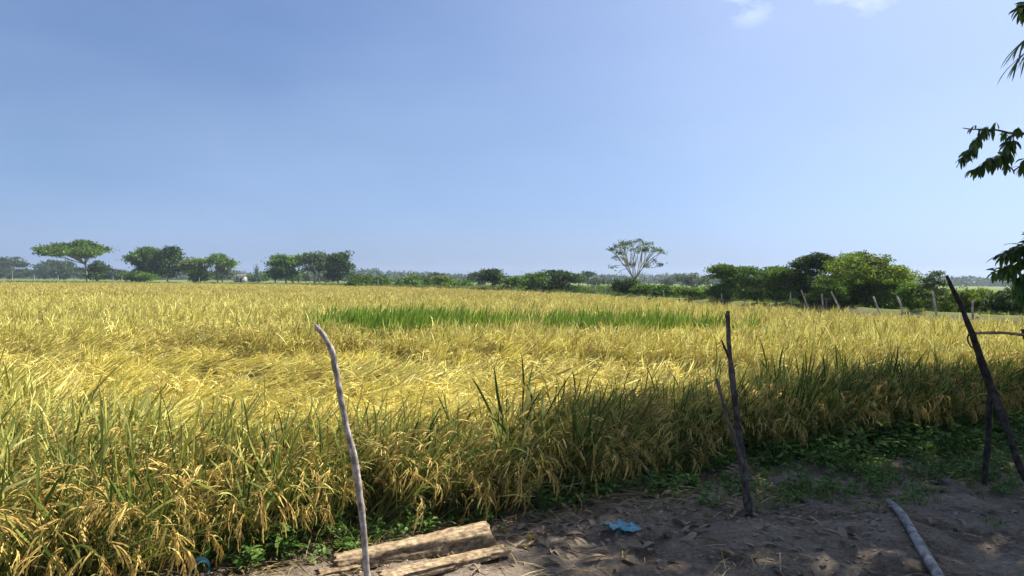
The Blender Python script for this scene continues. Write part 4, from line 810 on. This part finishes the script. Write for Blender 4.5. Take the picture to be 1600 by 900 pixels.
# weeds one can point at
def weedplant(px, py, hgt, n, L, w, seed, label, mat, z=0):
    g = PG(px, py); rg = np.random.default_rng(seed); r = empty('weed_plant', (g.x, g.y, gz(g.x, g.y))); tag(r, label, 'weed', 'leafy weeds at the rice edge')
    st = MB(); lf = MB()
    for s_ in range(n):
        a = rg.random()*6.28; ln = rg.uniform(.1, .5); top = np.array([math.cos(a)*ln*hgt, math.sin(a)*ln*hgt, hgt*rg.uniform(.6, 1)]); st.tube([(0, 0, -.01), top*.5+rg.normal(size=3)*.01, top], [.004, .003, .002], 5)
        for q in range(7):
            f = .25+.75*q/6; aa = q*2.4+a; broadleaf(lf, rg, top*f, [math.cos(aa), math.sin(aa), .5], L*rg.uniform(.7, 1.1), w, rg.uniform(.4, 1.3))
    st.build('stem', mat, r); lf.build('foliage', mat, r)
weedplant(450, 872, .26, 3, .11, .034, 1, 'tall light green leafy weed left of the pale crooked stake', WEEDB)
weedplant(548, 868, .10, 4, .06, .028, 2, 'low green weed behind the left end of the timbers', WEEDB)
weedplant(666, 838, .17, 5, .055, .024, 3, 'bushy green weed behind the middle of the thick log', WEEDB)
weedplant(756, 818, .11, 3, .06, .03, 4, 'small broad-leaved weed behind the right end of the thick log', WEEDB)
weedplant(1120, 745, .20, 6, .06, .035, 5, 'shaded leafy weed just left of the forked stake', WEED)
weedplant(1080, 770, .14, 6, .05, .028, 6, 'low shaded weed left of the forked stake foot', WEED)

# ------------------------------------------------------------------ mango trees on the right and the palm
MANGO = leaf_mat('mango_leaf', [(0, (.025, .055, .012)), (.6, (.06, .12, .02)), (1, (.13, .20, .03))], .40, .4, .5, tcol=(1.6, 1.9, .5))
def whorl(mb, rg, p, d, n, L, w, st=5):
    d = unit(d); a0 = rg.random()*6.28; s1 = unit(np.cross(d, [0.1, .2, 1])); s2 = np.cross(d, s1)
    for k in range(n):
        a = a0+k*2.4; o_ = math.cos(a)*s1+math.sin(a)*s2; dd = unit(o_*rg.uniform(.5, 1.2)+d*rg.uniform(.2, .9)+np.array([0, 0, -.25])); broadleaf(mb, rg, np.array(p)-d*rg.uniform(0, .12), dd, L*rg.uniform(.7, 1.15), w*rg.uniform(.8, 1.15), rg.uniform(.7, 1.8), fold=.25, n=st)
def mango(name, label, base, lobes, nper, hero, seed, L=.22, w=.062):
    rg = np.random.default_rng(seed); root = empty(name, base); tag(root, label, 'tree', 'mango trees on the right'); B = np.array(base)
    tr = MB(); cr = MB(); fork = np.array([.1, -.1, 1.7]); limb(tr, rg, [0, 0, -.2], fork, .19, .15, .05, 12, 7)
    for (cx_, cy_, cz_, rx, rzv) in lobes:
        c = np.array([cx_, cy_, cz_])-B; hub = c-np.array([0, 0, rzv*.45]); limb(tr, rg, fork, hub, .10, .05, .1, 8, 7)
        for q in range(nper):
            u = rg.normal(size=3); u /= np.linalg.norm(u); u *= rg.uniform(.45, 1.0); tip = c+u*np.array([rx, rx, rzv])
            if q % 5 == 0: limb(tr, rg, hub, tip, .022, .006, .15, 5)
            whorl(cr, rg, tip, unit(u+np.array([0, 0, .2])), int(rg.integers(8, 13)), L, w, 3)
    for path, tips, joined in hero:
        pts = dense([P(*q)-Vector(base) for q in path], 24); tr.tube(pts, np.linspace(.022 if joined else .007, .004, 24), 6)
        if joined: limb(tr, rg, fork+np.array([0, 0, .2]), np.array(pts[0]), .05, .022, .1, 6)
        for (x, y, Yt, n_, dx, dz, LL) in tips:
            t = np.array(P(x, y, Yt)-Vector(base)); i = np.argmin(np.linalg.norm(pts-t, axis=1)); j = max(0, i-1)
            if np.linalg.norm(pts[j]-t) > .03: tr.tube([pts[j], (pts[j]+t)/2+rg.normal(size=3)*.006, t], [.004, .003, .003], 4)
            whorl(cr, rg, t, [dx, rg.normal()*.3, dz], int(n_*1.7), LL, LL*.30)
    tr.build('trunk', BARK, root); cr.build('crown', MANGO, root)
YH = 8.2
hero = [([(1690, 250, 8.6), (1640, 218, 8.4), (1600, 209, YH), (1578, 208, YH), (1556, 203, YH), (1520, 202, 8.1), (1504, 200, 8.1)],
         [(1512, 204, 8.1, 4, -.7, -.5, .07), (1530, 205, 8.1, 6, -.6, -.3, .10), (1548, 206, 8.15, 6, -.3, -.8, .12), (1538, 208, 8.15, 6, -.3, -.6, .11), (1582, 214, YH, 8, -.2, -.6, .13), (1570, 212, YH, 7, -.5, -.5, .13)], True),
        ([(1534, 206, 8.13), (1526, 222, 8.1), (1514, 238, 8.08), (1502, 251, 8.05), (1494, 262, 8.05)],
         [(1528, 218, 8.1, 8, -.6, -.8, .12), (1522, 228, 8.1, 9, -.6, -.8, .13), (1514, 238, 8.05, 9, -.7, -.8, .13), (1506, 246, 8.05, 9, -.7, -.8, .12), (1499, 253, 8.05, 7, -.8, -.7, .11)], False),
        ([(1584, 210, YH), (1580, 230, YH), (1562, 246, 8.15), (1540, 256, 8.1), (1516, 270, 8.1)],
         [(1580, 222, YH, 10, -.6, -.3, .15), (1574, 234, YH, 10, -.3, -.6, .15), (1578, 246, 8.2, 9, 0, -.8, .13), (1564, 246, 8.15, 10, -.5, -.5, .15), (1552, 252, 8.1, 10, -.6, -.5, .15), (1541, 256, 8.1, 10, -.6, -.6, .15), (1530, 262, 8.1, 10, -.7, -.6, .14), (1520, 267, 8.1, 8, -.8, -.6, .13), (1574, 262, 8.2, 7, .1, -.9, .12)], False),
        ([(1690, 290, 8.6), (1640, 262, 8.2), (1604, 256, 8.1), (1585, 266, 8.1)], [(1600, 250, 8.0, 8, -.8, -.4, .13), (1588, 264, 8.0, 7, -.9, -.5, .13), (1604, 260, 8.0, 9, -.4, -.6, .14)], True),
        ([(1700, 370, 7.4), (1640, 375, 7.2), (1600, 385, 7.1), (1580, 396, 7.05), (1562, 402, 7.05)],
         [(1600, 380, 7.1, 12, -.6, .1, .17), (1588, 388, 7.1, 12, -.8, -.1, .18), (1574, 396, 7.05, 11, -.9, -.2, .16), (1563, 400, 7.05, 7, -1, -.2, .13), (1612, 366, 7.1, 12, -.4, .3, .18)], True),
        ([(1660, 400, 7.3), (1620, 406, 7.15), (1595, 412, 7.1), (1570, 420, 7.05), (1548, 426, 7.0)],
         [(1606, 404, 7.1, 12, -.5, -.4, .18), (1592, 412, 7.1, 12, -.7, -.4, .17), (1578, 419, 7.05, 10, -.8, -.5, .16), (1562, 422, 7.05, 8, -1, -.2, .15), (1552, 425, 7.0, 6, -1, -.1, .13), (1618, 420, 7.1, 12, -.2, -.2, .18)], True),
        ([(1670, 420, 7.3), (1625, 430, 7.15), (1600, 440, 7.1), (1586, 452, 7.1)],
         [(1600, 436, 7.1, 12, -.5, -.7, .17), (1588, 444, 7.1, 9, -.6, -.8, .15), (1606, 452, 7.1, 12, -.2, -.9, .17), (1598, 466, 7.1, 9, -.2, -1, .15), (1614, 445, 7.1, 12, -.1, -.7, .18), (1612, 470, 7.1, 10, -.1, -1, .16)], True),
        ([(1680, -30, 7.6), (1640, -8, 7.5), (1600, 10, 7.4), (1584, 20, 7.4)], [(1600, 8, 7.4, 8, -.8, -.2, .17), (1588, 18, 7.4, 5, -.9, -.5, .15), (1604, 20, 7.4, 9, -.2, -.9, .15), (1620, 0, 7.4, 9, -.3, .2, .18)], True)]
mango('mango_tree', 'mango tree reaching in from the right edge with drooping dark leaves', (9.6, 6.2, 0), [(10.2, 8.3, 4.6, 2.9, 2.4), (8.2, 7.3, 7.3, 2.5, 1.7), (11.0, 6.0, 6.2, 2.8, 2.3), (10.1, 10.3, 7.6, 2.4, 1.7), (7.6, 8.6, 8.2, 1.9, 1.2)], 600, hero, 5)
mango('mango_tree', 'second mango tree beyond the right edge shading the bare soil', (8.0, 1.6, 0), [(7.2, 3.8, 5.2, 2.6, 2.1), (6.2, 1.9, 6.2, 2.9, 1.9), (8.2, 4.6, 8.0, 2.6, 1.8)], 600, [], 6)
# coconut palm: one frond reaches into the picture
PALM = leaf_mat('palm_leaflet', [(0, (.05, .085, .03)), (1, (.12, .16, .06))], .3, .45)
root = empty('coconut_palm', (12.3, 10.2, 0)); tag(root, 'coconut palm beyond the right edge with thin frond tips in view', 'palm tree')
b = MB(); L = dense([(0, 0, -.2), (-.15, 0, 2), (-.4, -.1, 4), (-.5, -.1, 6.6)], 40); rr = np.linspace(.16, .11, 40)*(1+.05*(np.arange(40) % 2)); b.tube(L, rr, 12); b.build('trunk', BARK, root)
hub = np.array(L[-1]); rg = np.random.default_rng(8)
def frond(tip, bow, name='frond', nl=86):
    a = hub; c = (hub+tip)/2+np.array([0, 0, bow]); t = np.linspace(0, 1, 30)[:, None]; pts = (1-t)**2*a+2*t*(1-t)*c+t*t*tip; mb = MB(); mb.tube(pts, np.linspace(.025, .005, 30), 5)
    T = np.gradient(pts, axis=0); T /= np.linalg.norm(T, axis=1)[:, None]
    for k in range(nl):
        f = .12+.88*k/(nl-1); q = f*29*.999; i = int(q); p = pts[i]*(1-(q-i))+pts[i+1]*(q-i); d = T[i]; s = unit(np.cross(d, [0, 0, 1]))
        for sg in (-1, 1):
            dd = unit(s*sg*rg.uniform(.6, .9)*(1-.35*f)+d*(.45+.5*f)+np.array([0, 0, -.25])); blade(mb, rg, p, dd, (.62*math.sin(math.pi*min(.76, f*.62+.18))+.04)*rg.uniform(.85, 1.1), .022, rg.uniform(.15, .4), 0, 5)
    mb.build(name, PALM, root)
tipw = np.array(P(1590, 92, 9.8))-np.array([12.3, 10.2, 0]); frond(tipw, 1.2)
tip2 = np.array(P(1596, 66, 10.4))-np.array([12.3, 10.2, 0]); frond(tip2, 1.0)
for k in range(11):
    a = k*.571-1.2
    if abs(((a-math.pi+math.pi) % (2*math.pi))-math.pi) < .45: continue
    frond(hub+np.array([3.0*math.cos(a), 3.0*math.sin(a), rg.uniform(-1.2, .8)]), 1.3, nl=45)

# ------------------------------------------------------------------ haze: the air between here and the horizon
hm, hn, hl = mat_new('haze_air'); ho = hn.new('ShaderNodeOutputMaterial'); pv = hn.new('ShaderNodeVolumePrincipled')
pv.inputs['Color'].default_value = (.72, .86, 1, 1); pv.inputs['Density'].default_value = .0004; pv.inputs['Anisotropy'].default_value = .3
hl.new(pv.outputs[0], ho.inputs['Volume'])
b = MB(); box(b, -1250, 1250, -70, 1250, -1.2, 22); o = b.build('haze', hm, None, False); tag(o, 'thin bluish haze lying over the whole plain', 'haze', kind='stuff')
